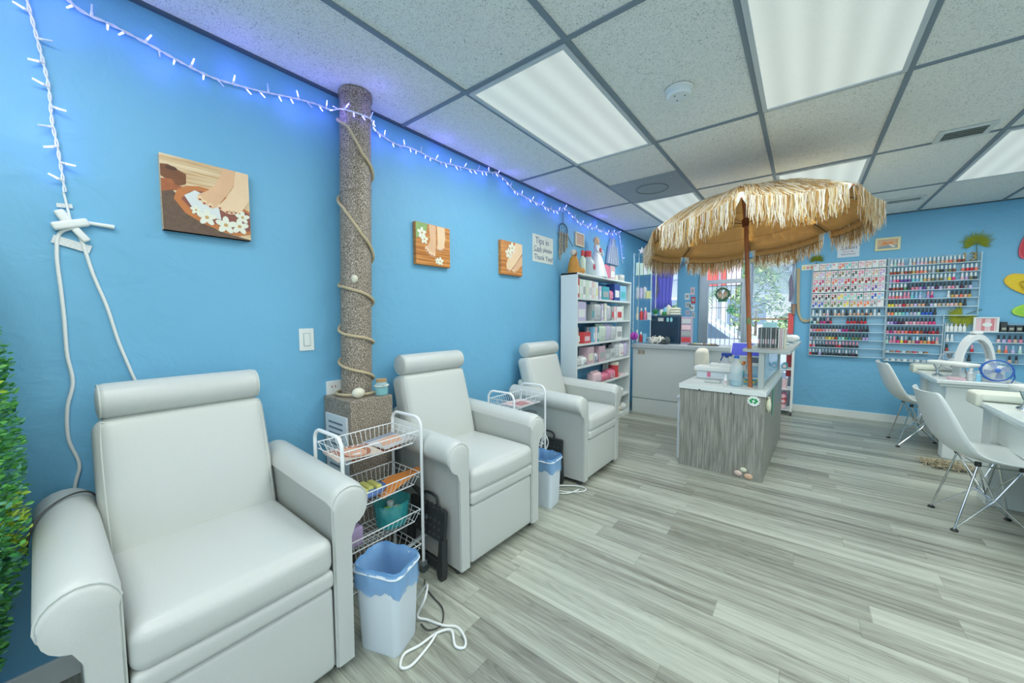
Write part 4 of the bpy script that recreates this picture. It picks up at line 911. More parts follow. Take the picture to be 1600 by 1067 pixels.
# ================================================================ TOPIARY AT THE LEFT EDGE
def topiary():
    t = thing('artificial_hedge', 'tall artificial boxwood hedge column at the left edge by the foreground chair', 'plant', (.29, -1.85, 0))
    R0, RZ, ZC = .325, .90, .90
    MB().ell((0, 0, ZC), .23, R0-.06, RZ-.06, 24).build('core', P('boxwood_core', '2E5B33', .9), t)
    mats = [P('box_leaf_deep', '3F8F4C', .45), P('box_leaf', '66B356', .4), P('box_leaf_blue', '63A58A', .45), P('box_leaf_lime', 'AFCF48', .4)]
    rnd = random.Random(5); m = MB()
    for _ in range(24000):
        z = rnd.uniform(-1, 1); a = rnd.random()*2*PI; q = math.sqrt(1-z*z); sc = .90+.13*rnd.random()+.05*noise.noise(Vector((a*3, z*5, 1)))
        n = Vector((q*math.cos(a), q*math.sin(a), z*.5)).normalized(); c = Vector((.27*q*math.cos(a)*sc, R0*q*math.sin(a)*sc, ZC+RZ*z*sc))
        if c.x+.27 < .01: continue
        d = (n+Vector((rnd.uniform(-1, 1), rnd.uniform(-1, 1), rnd.uniform(-.4, 1.2)))*.8).normalized(); e = d.cross(Vector((rnd.uniform(-1, 1), rnd.uniform(-1, 1), rnd.uniform(-1, 1)))).normalized()
        L = rnd.uniform(.006, .011); up = d.cross(e)*L*.25
        lime = noise.noise(Vector((c.x*4, c.y*4, c.z*3.3))) > .30
        k = 3 if (lime and rnd.random() < .6) else rnd.choice((0, 0, 1, 1, 1, 2, 2))
        m.add([c-d*L, c-d*L*.2+e*L*.55+up, c+d*L*.6+e*L*.42+up, c+d*L*1.1, c+d*L*.6-e*L*.42+up, c-d*L*.2-e*L*.55+up], [(0, 1, 2, 3), (0, 3, 4, 5)], k)
    m.build('foliage', mats, t, smooth=0, fix=False)
    MB().lathe((0, 0, 0), [(.08, 0), (.10, .08), (.095, .08), (.08, .07)], 24).build('pot', P('dark_pot', '44484A', .6), t)
topiary()

# ================================================================ BOOKCASE
BX0, BX1, BY0, BY1 = .035, .225, 1.90, 3.39
SH = [.05, .285, .53, .77, 1.005, 1.243, 1.485]
def bookcase():
    t = thing('bookcase', 'tall white bookcase full of salon supplies against the left wall', 'bookcase', (BX0, BY0, 0))
    w, L = BX1-BX0, BY1-BY0; ms = P('bookcase_white', 'DCE5E4', .45)
    for y in (0, L-.02): MB().box(0, w, y, y+.02, 0, 1.735).build('side_panel', ms, t, bevel=.002)
    MB().box(0, w+.004, 0, L, 1.715, 1.735).build('top', ms, t, bevel=.002)
    for z in SH: MB().box(.002, w-.002, .02, L-.02, z-.022, z).build('shelf', ms, t, bevel=.0015)
    MB().box(0, .006, L-.45, L-.02, .25, 1.0).build('back_panel', P('bookcase_back', 'C9D8DC', .5), t)
    MB().box(w-.012, w, .02, L-.02, 0, .03).build('plinth', ms, t)
bookcase()
PALW = {'white': 'E9EEEC', 'cream': 'E4E2CE', 'pale green': 'CFE3D0', 'pale pink': 'EBCBD0', 'pink': 'DE7F9C', 'red': 'D2484C', 'navy blue': '2F4F9A', 'light blue': '8CCBE8', 'lilac': 'C9C2DE', 'grey': 'A9B0B0', 'silver': 'C8CED0', 'mauve': 'CDB0BA', 'teal': '3FA4B0', 'yellow': 'E3D66A', 'orange': 'EC8A42', 'green': '4FAE5A', 'brown': 'A88058', 'turquoise': '52BFC8', 'light yellow': 'E2E4A0'}
def cmat(c, r=.4): return P('pack_'+c.replace(' ', '_'), PALW[c], r, var=.05, scale=40)
def item(kind, x, y, z, w, h, d, c, lb, cat, grp=None, lean=0, c2=None, name=None):
    """small goods: kind box / bottle / pouch / tube; w along the shelf, d depth"""
    t = thing(name or {'box': 'carton', 'bottle': 'bottle', 'pouch': 'pouch', 'tube': 'cosmetic_tube', 'ball': 'ball', 'tin': 'tin'}[kind], lb, cat, (x, y, z), group=grp)
    if lean: t.rotation_euler = (lean, 0, 0)
    if kind == 'box':
        MB().box(-d/2, d/2, -w/2, w/2, 0, h).build('carton_body', cmat(c), t, bevel=.0015)
        MB().box(d/2, d/2+.0012, -w*.36, w*.36, h*.2, h*.62).build('printed_panel', cmat(c2 or 'grey'), t)
    elif kind == 'bottle':
        r = min(w, d)/2; MB().lathe((0, 0, 0), [(r*.92, 0), (r, .006), (r, h*.62), (r*.45, h*.74), (r*.4, h*.78)], 16).build('bottle_body', cmat(c, .25), t)
        MB().lathe((0, 0, 0), [(r*.5, h*.77), (r*.5, h*.97), (r*.42, h)], 14).build('cap', cmat(c2 or 'white'), t)
    elif kind == 'tube':
        r = min(w, d)/2; b = MB().lathe((0, 0, 0), [(r*.7, 0), (r*.7, h*.12)], 14, m=1); b.lathe((0, 0, 0), [(r*.98, h*.12), (r*.9, h*.5)], 14); b.box(-.002, .002, -r, r, h*.5, h); b.build('tube_body', [cmat(c, .3), cmat(c2 or 'white')], t)
    elif kind == 'pouch':
        m = MB(); m.cushion((0, 0, h*.45), d/2, w/2, h*.45, min(d, w)*.3, (.006, 0, 0), n=5); m.box(-.002, .002, -w/2, w/2, h*.85, h); m.build('pouch_body', cmat(c, .25), t, smooth=60)
        MB().cushion((d*.42, 0, h*.42), d*.12, w*.3, h*.22, d*.05, n=4).build('printed_label', cmat(c2 or 'grey'), t, smooth=60)
    elif kind == 'ball':
        MB().ell((0, 0, h/2), w/2, w/2, h/2, 12).build('ball_body', cmat(c), t); MB().tube([(w*.505*math.cos(a*PI/8), w*.505*math.sin(a*PI/8), h/2) for a in range(16)], .003, 5, closed=True).build('band', cmat(c2 or 'white'), t)
    elif kind == 'tin':
        MB().lathe((0, 0, 0), [(w/2, 0), (w/2, h*.8)], 18).build('tin_body', cmat(c), t); MB().lathe((0, 0, 0), [(w/2+.002, h*.8), (w/2+.002, h*.97), (w/2-.003, h)], 18).build('lid', cmat(c2 or 'white'), t)
    return t
SHN = {0: 'lowest', 1: 'sixth', 2: 'fifth', 3: 'fourth', 4: 'third', 5: 'second', 6: 'first'}
def shelf_goods():
    KN = {'box': 'carton', 'bottle': 'bottle', 'pouch': 'pouch', 'tube': 'squeeze tube', 'ball': 'ball', 'tin': 'tin'}
    rows = {
        6: [('box', .045, .20, 'red', 'white'), ('box', .06, .19, 'pale green', 'white'), ('box', .055, .19, 'white', 'grey'), ('box', .06, .19, 'pale green', 'cream'), ('box', .06, .19, 'white', 'silver'), ('box', .035, .19, 'pale pink', 'white'), ('box', .04, .185, 'cream', 'white'), ('box', .05, .185, 'white', 'light yellow'),
            ('gap', .03), ('box', .05, .15, 'lilac', 'white'), ('box', .17, .15, 'teal', 'grey'), ('pouch', .12, .13, 'pink', 'pale pink'), ('box', .15, .20, 'navy blue', 'white'), ('box', .17, .19, 'light blue', 'turquoise')],
        5: [('box', .17, .20, 'lilac', 'white'), ('tube', .06, .12, 'white', 'grey'), ('gap', .07), ('box', .05, .18, 'grey', 'teal'), ('pouch', .15, .21, 'silver', 'grey'), ('box', .05, .19, 'lilac', 'white'), ('gap', .02), ('box', .05, .20, 'cream', 'white'), ('pouch', .12, .20, 'silver', 'lilac'), ('box', .06, .17, 'grey', 'red'), ('box', .06, .17, 'pale pink', 'white'), ('box', .15, .17, 'white', 'red'), ('box', .05, .18, 'pale green', 'white')],
        4: [('tube', .06, .17, 'cream', 'white'), ('tube', .06, .17, 'white', 'cream'), ('box', .14, .12, 'red', 'pale pink'), ('bottle', .06, .17, 'silver', 'grey'), ('box', .035, .17, 'light blue', 'white'), ('box', .05, .17, 'pale pink', 'white'), ('box', .03, .17, 'teal', 'white'), ('pouch', .17, .20, 'pale green', 'silver'), ('pouch', .12, .20, 'lilac', 'silver'), ('pouch', .12, .19, 'silver', 'grey'), ('box', .15, .16, 'white', 'grey')],
        3: [('pouch', .11, .10, 'silver', 'cream'), ('pouch', .10, .10, 'white', 'grey'), ('box', .13, .19, 'mauve', 'cream'), ('pouch', .10, .12, 'silver', 'navy blue'), ('box', .14, .18, 'mauve', 'grey'), ('box', .13, .13, 'grey', 'silver'), ('box', .13, .13, 'silver', 'grey'), ('pouch', .12, .20, 'silver', 'white'), ('pouch', .12, .20, 'white', 'pink'), ('pouch', .12, .20, 'lilac', 'silver')],
        2: [('gap', .15), ('pouch', .14, .07, 'silver', 'white'), ('gap', .10), ('pouch', .17, .14, 'pale pink', 'lilac'), ('pouch', .17, .10, 'pink', 'red'), ('pouch', .16, .12, 'pink', 'white'), ('tin', .11, .19, 'red', 'cream'), ('box', .17, .02, 'pale pink', 'white')],
        1: [('gap', .90), ('pouch', .18, .07, 'white', 'silver'), ('pouch', .15, .10, 'white', 'silver')],
        0: [('gap', .80), ('ball', .10, .10, 'orange', 'cream'), ('ball', .12, .13, 'green', 'teal'), ('ball', .09, .11, 'orange', 'red'), ('ball', .08, .09, 'cream', 'orange'), ('ball', .12, .11, 'white', 'silver')]}
    for r, its in rows.items():
        y = BY0+.026; n = 0
        for it in its:
            if it[0] == 'gap': y += it[1]; continue
            k, w, h, c, c2 = it; w = w*1.17
            if y+w > BY1-.024: break
            lb = '%s %s with %s marking, %s from the left on the %s bookcase shelf' % (c, KN[k], c2, ORD[n], SHN[r])
            item(k, BX0+.12 if w < .16 else BX0+.125, y+w/2, SH[r], w-.004, h, min(.12, w*1.2 if k in ('tube', 'bottle', 'tin', 'ball') else .11), c, lb, KN[k].split()[-1], 'goods on the bookcase shelves', c2=c2)
            y += w+.003; n += 1
    # things standing on top of the bookcase
    Z = 1.735
    t = thing('figurine', 'seated figurine with feathered hair and ochre robe on the left bookcase corner', 'figurine', (.13, 2.0, Z)); och = P('ochre_robe', 'C98F3E', .7, var=.25, scale=30)
    MB().lathe((0, 0, 0), [(.06, 0), (.065, .03), (.05, .12), (.035, .17), (.012, .185)], 14).build('robe', och, t); MB().ell((.01, 0, .205), .026, .024, .032, 10).build('head', P('figure_face', 'A9704C', .6), t)
    MB().ell((0, -.01, .215), .030, .034, .034, 10).build('hair', P('figure_hair', 'D5CDBE', .8, bump=.6, scale=60), t); MB().cushion((.03, .07, .035), .04, .07, .03, .025, n=5).build('leg', och, t, smooth=60); MB().cushion((.03, .145, .03), .02, .03, .02, .012, n=4).build('foot', P('figure_foot', '9C5B3C', .6), t, smooth=60)
    item('bottle', .15, 2.155, Z, .07, .26, .07, 'pale green', 'patterned bottle with a red cap on top of the bookcase', 'bottle', c2='red')
    t = thing('glass_jar', 'large clear jar with a red lid and red flower on the bookcase top', 'jar', (.12, 2.33, Z)); MB().lathe((0, 0, 0), [(.08, 0), (.085, .01), (.085, .14), (.05, .2), (.045, .21)], 20).build('glass', clear('jar_frost', 'DDEEF0', .55, .15), t); MB().lathe((0, 0, 0), [(.04, .20), (.045, .27), (.03, .28)], 16).build('lid', cmat('red'), t)
    MB().ell((.085, .0, .10), .006, .03, .035, 8).build('flower_decal', P('flower_red', 'B8506A', .6), t)
    # doll in a white gown
    t = thing('doll', 'tall doll with blond hair in a shiny white gown on the bookcase', 'doll', (.12, 2.56, Z)); go = P('white_gown', 'DDE6EE', .3, bump=.8, scale=60, var=.08)
    MB().lathe((0, 0, 0), [(.12, 0), (.125, .01), (.10, .10), (.065, .22), (.03, .30), (.034, .34), (.036, .37), (.012, .385)], 22, sy=1.25).build('gown', go, t); MB().ell((.005, 0, .425), .026, .026, .036, 12).build('head', P('doll_face', 'E3BC98', .5), t)
    h = MB(); h.ell((-.008, 0, .435), .032, .038, .042, 12); [h.tube([(-.005, sg*.03, .44), (.0, sg*.045, .40), (.005, sg*.048, .34)], [.014, .012, .006], 6) for sg in (-1, 1)]; h.build('hair', P('doll_hair', 'C9B494', .8, bump=.6, scale=80), t)
    a = MB(); [a.tube([(.01, sg*.04, .36), (.04, sg*.07, .30), (.07, sg*.04, .26)], [.014, .011, .008], 8) for sg in (-1, 1)]; a.build('sleeve', go, t); MB().ell((.04, .02, .32), .012, .02, .03, 8).build('bow', P('doll_bow', 'C2566A', .6), t)
    item('pouch', .165, 2.71, Z, .13, .17, .07, 'pink', 'pink gift pouch leaning at the doll gown on the bookcase', 'pouch', c2='pale pink')
    item('box', .13, 2.90, Z, .14, .17, .09, 'mauve', 'dark pink and white carton on the bookcase top right of the doll', 'carton', c2='white')
    item('tin', .14, 3.03, Z, .09, .07, .09, 'cream', 'low cream tin on the bookcase top near its right end', 'tin', c2='white')
    for k in range(3): item('box', .14, 3.14+.05*k, Z, .045, .09, .08, ['silver', 'cream', 'white'][k], '%s little carton near the right end of the bookcase top' % ['silver', 'cream', 'plain white'][k], 'carton', c2='grey')
    t = thing('pompom', 'bright magenta pompom hanging at the right bookcase edge', 'pompom', (.26, 3.42, 1.03)); m = MB(); rnd = random.Random(2)
    for _ in range(160):
        d = Vector((rnd.gauss(0, 1), rnd.gauss(0, 1), rnd.gauss(0, 1))).normalized(); m.cyl(d*.015, d*.052, .006, .010, 5)
    m.build('tufts', P('magenta', 'B94FC0', .7), t); MB().tube([(0, 0, .04), (-.03, -.02, .12)], .002, 4).build('loop', M_WHITE, t)
shelf_goods()

# ================================================================ COUNTER ACROSS THE BACK LEFT
def counter():
    t = thing('reception_counter', 'long white counter with a pale grey top below the back windows', 'counter', (.23, 3.47, 0)); ms = P('counter_white', 'D3DDDC', .4)
    MB().box(0, 1.28, .02, .42, .03, .875).build('body', ms, t); MB().box(-.0, 1.28, 0, .02, .205, .875).build('front_panel', ms, t, bevel=.003); MB().box(0, 1.28, 0, .02, .0, .195).build('front_panel', ms, t, bevel=.003)
    MB().box(-.01, 1.30, -.03, .45, .875, .925).build('top', P('counter_grey_top', 'B6C1C4', .35, var=.06, scale=12), t, bevel=.004)
    for x in (.09, .14): MB().box(x-.02, x+.02, -.002, 0, .79, .845).build('photo_sticker', P('sticker_photo', 'A7A08E' if x < .1 else '8E7F86', .5, var=.4, scale=60), t)
    # glass shelf stand with lotions
    t = thing('glass_shelf_stand', 'clear glass shelf stand of lotions on the left end of the counter', 'shelf stand', (.31, 3.66, .925)); X, Y = .125, .105; ZS = [0.01, .315, .60, .92, 1.20]
    for z in ZS: MB().box(-X, X, -Y, Y, z-.004, z+.004).build('glass_shelf', M_ACRYL, t)
    for sx_ in (-1, 1):
        for sy_ in (-1, 1): MB().cyl((sx_*(X-.008), sy_*(Y-.008), 0), (sx_*(X-.008), sy_*(Y-.008), 1.22), .005, n=8).build('rod', P('pale_rod', 'D9E7EC', .2), t)
    B = .925; n = 0
    for zi, its in ((3, [('box', .05, .17, 'pale green'), ('box', .05, .16, 'pale green'), ('box', .05, .165, 'white'), ('box', .05, .15, 'pale green')]), (2, [('pouch', .045, .17, 'silver'), ('pouch', .045, .16, 'lilac'), ('pouch', .045, .17, 'silver'), ('box', .06, .10, 'light yellow')]),
                    (1, [('tube', .05, .18, 'cream'), ('bottle', .05, .16, 'red'), ('bottle', .05, .17, 'pink'), ('box', .05, .10, 'white')]), (0, [('bottle', .05, .17, 'silver'), ('bottle', .05, .14, 'red'), ('box', .05, .12, 'light blue')])):
        x = .205
        for j, (k, w, h, c) in enumerate(its):
            rt = item(k, x+w/2, 3.62, B+ZS[zi]+.004, w*.9, h, w*.9, c, '%s %s, %s from the left on the %s glass shelf' % (c, {'box': 'carton', 'pouch': 'sachet', 'tube': 'tube', 'bottle': 'bottle'}[k], ORD[j], ['bottom', 'lower', 'middle', 'upper'][zi]), {'box': 'carton', 'pouch': 'sachet', 'tube': 'tube', 'bottle': 'bottle'}[k], 'goods on the glass stand'); x += w+.004
    t = thing('starfish', 'white starfish ornament on the very top of the glass stand', 'ornament', (.27, 3.64, B+1.204)); pts = []
    for k in range(10): r = .055 if k % 2 == 0 else .022; a = PI/2+k*PI/5; pts.append((r*math.cos(a), .05+r*math.sin(a)))
    MB().prism([(p[0], p[1]) for p in pts], 1, -.01, .01).build('body', P('starfish_white', 'E4E0D6', .8, bump=.5, scale=90), t, bevel=.005)
    item('bottle', .385, 3.66, B+1.204, .05, .16, .05, 'green', 'green bottle on the top tier of the glass stand', 'bottle', c2='green')
    # black cabinet on the counter, seen in front of the side window
    t = thing('black_cabinet', 'dark navy appliance box standing on the counter', 'cabinet', (.565, 3.80, .925)); MB().box(-.19, .19, -.10, .10, 0, .375).build('body', P('dark_navy', '24425A', .4), t, bevel=.006)
    MB().box(-.175, .175, -.103, -.10, .02, .35).build('front_door', P('dark_navy_gloss', '1F394E', .2), t)
    for x in (.045, .09): MB().prism(oval(x, .32, .016, .03, 14), 1, -.106, -.103).build('sandal_sticker', P('sandal_aqua', '8FD0DA', .5), t)
    MB().box(-.08, -.01, -.106, -.103, .30, .345).build('paper_sticker', P('sticker_grey', 'B9C2BE', .6, var=.2, scale=80), t)
    rnd = random.Random(9)
    t = thing('feather_decoration', 'heap of white and dark curled feathers on the counter', 'decoration', (.50, 3.60, .925))
    m = MB()
    for _ in range(70):
        a = rnd.random()*2*PI; r = rnd.random()**.5; c = Vector((.11*r*math.cos(a), .05*r*math.sin(a), .02+.09*rnd.random()*(1-r*.5))); d = Vector((rnd.gauss(0, 1), rnd.gauss(0, 1), rnd.gauss(0, .8))).normalized()*.04
        m.tube([c-d, c+Vector((0, 0, .012)), c+d], [.003, .009, .002], 5, 0)
    m.build('feathers', P('white_feather', 'E5E5DC', .9), t); m = MB(); m.ell((.13, 0, .05), .045, .04, .05, 10); m.ell((.09, 0, .03), .04, .04, .03, 8); m.build('dark_tuft', P('dark_feather', '4C5658', .9, bump=.8, scale=60), t)
    t = thing('magazine_rack', 'small upright pink and grey display stand on the counter', 'rack', (.83, 3.78, .925)); MB().box(-.065, .065, -.04, .04, 0, .36).build('body', P('rack_mauve', 'AFA3B8', .4, var=.2, scale=14), t, bevel=.003)
    for k in range(4): MB().box(-.055, .055, -.045, -.04, .03+.08*k, .09+.08*k).build('leaflet', [cmat('red'), cmat('grey'), cmat('pale pink'), cmat('silver')][k], t)
    t = thing('tray', 'long low tray of trinkets lying on the counter top', 'tray', (1.06, 3.62, .925)); MB().box(-.17, .17, -.05, .05, 0, .012).build('tray', P('dark_tray', '5A6466', .5), t, bevel=.003)
    for k in range(12): MB().ell((-.15+.027*k, rnd.uniform(-.02, .02), .02), .012, .012, .011, 6).build('trinket', cmat(rnd.choice(['cream', 'grey', 'brown', 'yellow'])), t)
    # goods on a wall shelf in front of the side window
    t = thing('green_hat', 'small green felt hat on top of the dark cabinet', 'hat', (.54, 3.78, 1.30)); MB().lathe((0, 0, 0), [(.05, 0), (.05, .006), (.03, .008), (.026, .05), (.001, .052)], 18).build('felt', P('green_felt', '3C8A4C', .9), t); MB().lathe((0, 0, 0), [(.031, .009), (.030, .018)], 18).build('hat_band', M_BLACK, t)
    t = thing('leprechaun_plant', 'little green leafy ornament beside the green hat', 'ornament', (.43, 3.76, 1.30)); m = MB()
    for k in range(26): a = k*2.4; m.tube([(0, 0, 0), (.02*math.cos(a), .02*math.sin(a), .04), (.045*math.cos(a), .045*math.sin(a), .05+.03*(k % 3))], [.002, .007, .001], 5)
    m.build('leaves', P('bright_green', '3FA060', .6), t); MB().lathe((0, 0, 0), [(.02, 0), (.025, .02)], 12).build('pot', cmat('cream'), t)
    for k, (x, z, c) in enumerate(((.47, 1.36, 'white'), (.52, 1.44, 'light blue'), (.56, 1.37, 'cream'))):
        item('pouch', x+.02, 3.84, 1.30, .06, .09+.03*k, .05, c, '%s stuffed sachet standing behind the green hat' % c, 'sachet')
    t = thing('folded_towels', 'folded cream towels stacked right of the green hat', 'towels', (.68, 3.80, 1.30)); [MB().cushion((0, 0, .02+.034*k), .06, .05, .016, .014, n=4).build('towel', cmat('cream', .9), t, smooth=60) for k in range(3)]
counter()

def back_wall_left():
    # purple drape with net in the side window
    dr = mat_fabric_glow('violet_cloth', 'B4B0FA', .5)
    t = thing('purple_curtain', 'violet cloth curtain in the small window at the room corner', 'curtain', M=MK(.235, 1.74, YB-.01))
    m = MB(); N = 48; rows = [(.40, 1), (.2, .98), (0, .9), (-.16, .84), (-.36, .95)]
    for y, k in rows:
        for i in range(N+1): u = i/N*2-1; m.v.append((u*.165*k-.02, y, .012+.008*math.sin(u*17)))
    for r in range(len(rows)-1):
        for i in range(N): m.f.append((r*(N+1)+i, r*(N+1)+i+1, (r+1)*(N+1)+i+1, (r+1)*(N+1)+i)); m.m.append(0)
    o = m.build('cloth', dr, t, smooth=80, fix=False); mo = o.modifiers.new('thick', 'SOLIDIFY'); mo.thickness = .0015
    MB().cyl((-.20, .405, .02), (.21, .405, .02), .006, n=8).build('curtain_rod', M_WHITE, t)
    # fishing net swag over the small window and over the large window
    nt_ = P('net_twine', '8C8780', .9)
    def net(name, lb, M, top, low, tie, n=9):
        t = thing(name, lb, 'net', M=M); m = MB()
        for k in range(n):
            q = k/(n-1); sag = low*(.15+.85*q)
            pts = [(top[0][0]+(top[1][0]-top[0][0])*u+(tie[0]-top[0][0])*0, top[0][1]+(top[1][1]-top[0][1])*u-sag*math.sin(PI*min(1, u))*(1-.3*u), .03+.004*q) for u in [i/10 for i in range(11)]]
            m.tube(pts, .0017 if k < n-1 else .004, 4)
        for k in range(14):
            u = (k+.5)/14; x = top[0][0]+(top[1][0]-top[0][0])*u; y = top[0][1]+(top[1][1]-top[0][1])*u; m.tube([(x, y-low*.12*math.sin(PI*u), .032), (x+(.04 if k % 2 else -.04), y-low*math.sin(PI*u)*(1-.3*u), .034)], .0014, 4)
        m.build('mesh', nt_, t, fix=False)
        g = MB(); g.tube([(tie[0], tie[1], .035), (tie[0]-.004, tie[1]-.10, .04), (tie[0]+.01, tie[1]-.24, .038), (tie[0]-.006, tie[1]-.36, .035)], [.006, .022, .026, .012], 8); g.build('gathered_end', P('net_gather', '8B8498', .9, bump=1, scale=90), t)
        return t
    net('fishing_net', 'fishing net draped over the violet curtain at the room corner', MK(.0, 2.05), ((.02, .0), (.62, .12)), .22, (.13, -.10))
    net('fishing_net', 'fishing net draped across the top of the large window blind', MK(1.45, 2.0), ((-.02, .10), (.52, .05)), .26, (.43, -.16))
    # papers pinned on the strip of wall
    k = 0
    for x, z, w, h, c in ((.585, 1.60, .07, .10, 'white'), (.66, 1.68, .06, .12, 'pale pink'), (.60, 1.47, .08, .09, 'silver'), (.675, 1.54, .06, .10, 'red'), (.66, 1.42, .07, .10, 'white'), (.60, 1.35, .07, .08, 'lilac'), (.68, 1.31, .05, .09, 'silver'), (.655, 1.20, .05, .06, 'white')):
        t = thing('pinned_card', '%s pinned card, number %s from the top on the wall strip beside the door' % (c, ORD[k]), 'card', M=MK(x, z), group='cards pinned beside the door'); k += 1
        t['label'] = '%s card, %s down among those pinned on the wall beside the door' % (c, ORD[k-1])
        MB().box(-w/2, w/2, -h/2, h/2, 0, .004).build('card', cmat(c), t); MB().box(-w*.3, w*.3, -h*.2, h*.25, .004, .0048).build('printed_patch', cmat('grey' if c != 'grey' else 'white'), t)
    # wreath and shamrock on the door
    yd = YB+.10
    t = thing('wreath', 'green wreath with sandals and a banner hanging on the door glass', 'wreath', M=MK(1.06, 1.62, yd)); m = MB(); rnd = random.Random(4)
    for _ in range(260):
        a = rnd.random()*2*PI; r = .085+rnd.gauss(0, .012); c = Vector((r*math.cos(a), r*math.sin(a), .02+rnd.random()*.015)); d = Vector((rnd.gauss(0, 1), rnd.gauss(0, 1), rnd.random())).normalized()*.018; e = d.orthogonal().normalized()*.006
        m.add([c-d, c+e, c+d, c-e], [(0, 1, 2, 3)])
    m.build('leaves', P('wreath_green', '6E9A72', .7), t, smooth=0, fix=False); MB().tube([(.085*math.cos(a*PI/12), .085*math.sin(a*PI/12), .018) for a in range(24)], .010, 6, closed=True).build('ring', P('wreath_core', '5A7A58', .8), t)
    for sg in (-1, 1): s = MB().prism(oval(sg*.032, -.01, .03, .062, 16, -sg*.15), 2, .012, .024).build('sandal', P('straw_sandal', 'D2B79B', .7), t); MB().tube([(sg*.052, .0, .026), (sg*.034, .035, .034), (sg*.014, .0, .026)], .003, 5).build('strap', P('sandal_strap', '9A6F5C', .6), s)
    MB().box(-.06, .06, -.115, -.085, .012, .018).build('banner', P('banner_green', '4FB08E', .6), t)
    t = thing('shamrock', 'green shamrock outline decoration stuck on the lower door glass', 'decoration', M=MK(1.175, 1.385, yd)); gm = P('shamrock_green', '23A05C', .5); m = MB()
    for a0 in (PI/2, PI/2+2.1, PI/2-2.1):
        pts = []
        for k in range(20):
            q = 2*PI*k/20; hx = 16*math.sin(q)**3/16*.034; hy = (13*math.cos(q)-5*math.cos(2*q)-2*math.cos(3*q)-math.cos(4*q))/17*.034+.034
            c, s_ = math.cos(a0-PI/2), math.sin(a0-PI/2); pts.append((hx*c-hy*s_, hx*s_+hy*c, .012))
        m.tube(pts, .0052, 6, closed=True)
    m.tube([(0, 0, .012), (.008, -.05, .012), (.03, -.085, .012)], .005, 6); m.build('outline', gm, t)
    m = MB()
    for a0 in (PI/2, PI/2+2.1, PI/2-2.1): m.ell((.033*math.cos(a0), .033*math.sin(a0), .010), .018, .018, .004, 8)
    m.build('leaf_fill', P('shamrock_fill', '8FD0AE', .5), t)
    t = thing('wind_chime', 'thin wind chime hanging beside the wreath', 'wind chime', M=MK(1.235, 1.78, yd)); MB().cyl((0, 0, .03), (0, -.14, .03), .002, n=5).build('cord', nt_, t); [MB().ell((0, -.05-.04*k, .03), .008, .014, .008, 8).build('bead', cmat('brown'), t) for k in range(4)]
    t = thing('conch_horn', 'brown cone of rope holder hanging beside the large window', 'holder', M=MK(1.918, 1.44)); MB().lathe((0, 0, .03), [(.028, .0), (.018, -.13)], 14, axis='y').build('cone', P('cone_brown', 'A88972', .7, bump=.5, scale=60), t); MB().cyl((0, .005, .03), (0, -.002, .03), .030, n=14).build('rim', P('cone_rim', '8F7460', .7), t)
    t = thing('rope', 'thick rope swag hanging on the wall between window and polish racks', 'rope', M=MK(1.95, 1.30)); [MB().tube(smooth_path([(-.01+.012*k, .62, .012), (.0+.01*k, .30, .012), (.01+.01*k, .08, .014), (.05, -.06+.012*k, .02), (.10, -.09+.012*k, .024), (.155, -.075+.012*k, .02)], 6), .007, 7).build('strand', MATS['jute_rope'], t) for k in range(3)]
    t = thing('red_banner', 'narrow pinkish red cloth hanging at the right side of the window', 'banner', M=MK(1.895, .80, YB-.02)); m = MB(); N = 10
    for y in (.53, .2, -.1, -.33):
        for i in range(N+1): m.v.append((-.03+.06*i/N, y, .012+.006*math.sin(i*1.9)))
    for r in range(3):
        for i in range(N): m.f.append((r*(N+1)+i, r*(N+1)+i+1, (r+1)*(N+1)+i+1, (r+1)*(N+1)+i)); m.m.append(0)
    o = m.build('cloth', P('coral_cloth', 'E0686A', .8), t, smooth=80, fix=False); mo = o.modifiers.new('thick', 'SOLIDIFY'); mo.thickness = .002
    MB().cyl((-.035, .53, .015), (.035, .53, .015), .004, n=8).build('hanging_bar', M_WHITE, t)
back_wall_left()

# ================================================================ TROLLEY WITH TOWELS BEHIND THE DESK
def towel_trolley():
    t = thing('towel_trolley', 'white open trolley with rolled pink towels behind the desk', 'trolley', (1.80, 4.62, 0)); X, Y = .14, .13
    for x in (-X, X):
        for y in (-Y, Y): MB().box(x-.012, x+.012, y-.012, y+.012, .05, .86).build('post', M_WHITE, t); MB().cyl((x-.01, y, .025), (x+.01, y, .025), .025, n=14).build('caster', P('caster_grey', '4E5454', .6), t)
    for z in (.07, .34, .60, .84): MB().box(-X, X, -Y, Y, z-.012, z).build('shelf', M_WHITE, t)
    k = 0
    for z0, nrow in ((.07, 3), (.60, 1)):
        for r in range(nrow):
            for c in range(2):
                k += 1; nm = ['pink', 'mauve', 'red'][(r+c) % 3] if z0 < .3 else 'teal'
                tw = thing('rolled_towel', '%s rolled towel, %s column, %s layer on the %s trolley shelf' % (nm, ['left', 'right'][c], ORD[r], 'bottom' if z0 < .3 else 'third'), 'towel', (1.80-.055+.11*c, 4.62, z0+.035+.068*r), group='rolled towels on the trolley')
                MB().cyl((0, -.11, 0), (0, .11, 0), .034, n=14).build('roll', cmat(nm, .95), tw); MB().cyl((0, -.112, 0), (0, -.11, 0), .022, n=12).build('roll_end', cmat('pale pink', .95), tw)
    item('box', 1.80, 4.60, .34, .16, .12, .18, 'pale pink', 'pale pink carton on the second trolley shelf', 'carton', c2='grey')
    t = thing('plastic_bin', 'teal plastic bin on the top shelf of the towel trolley', 'bin', (1.80, 4.62, .84)); MB().box(-.12, .12, -.10, .10, 0, .09).build('bin_body', cmat('teal'), t, bevel=.01); MB().box(-.125, .125, -.105, .105, .09, .10).build('rim', cmat('white'), t, bevel=.003)
towel_trolley()

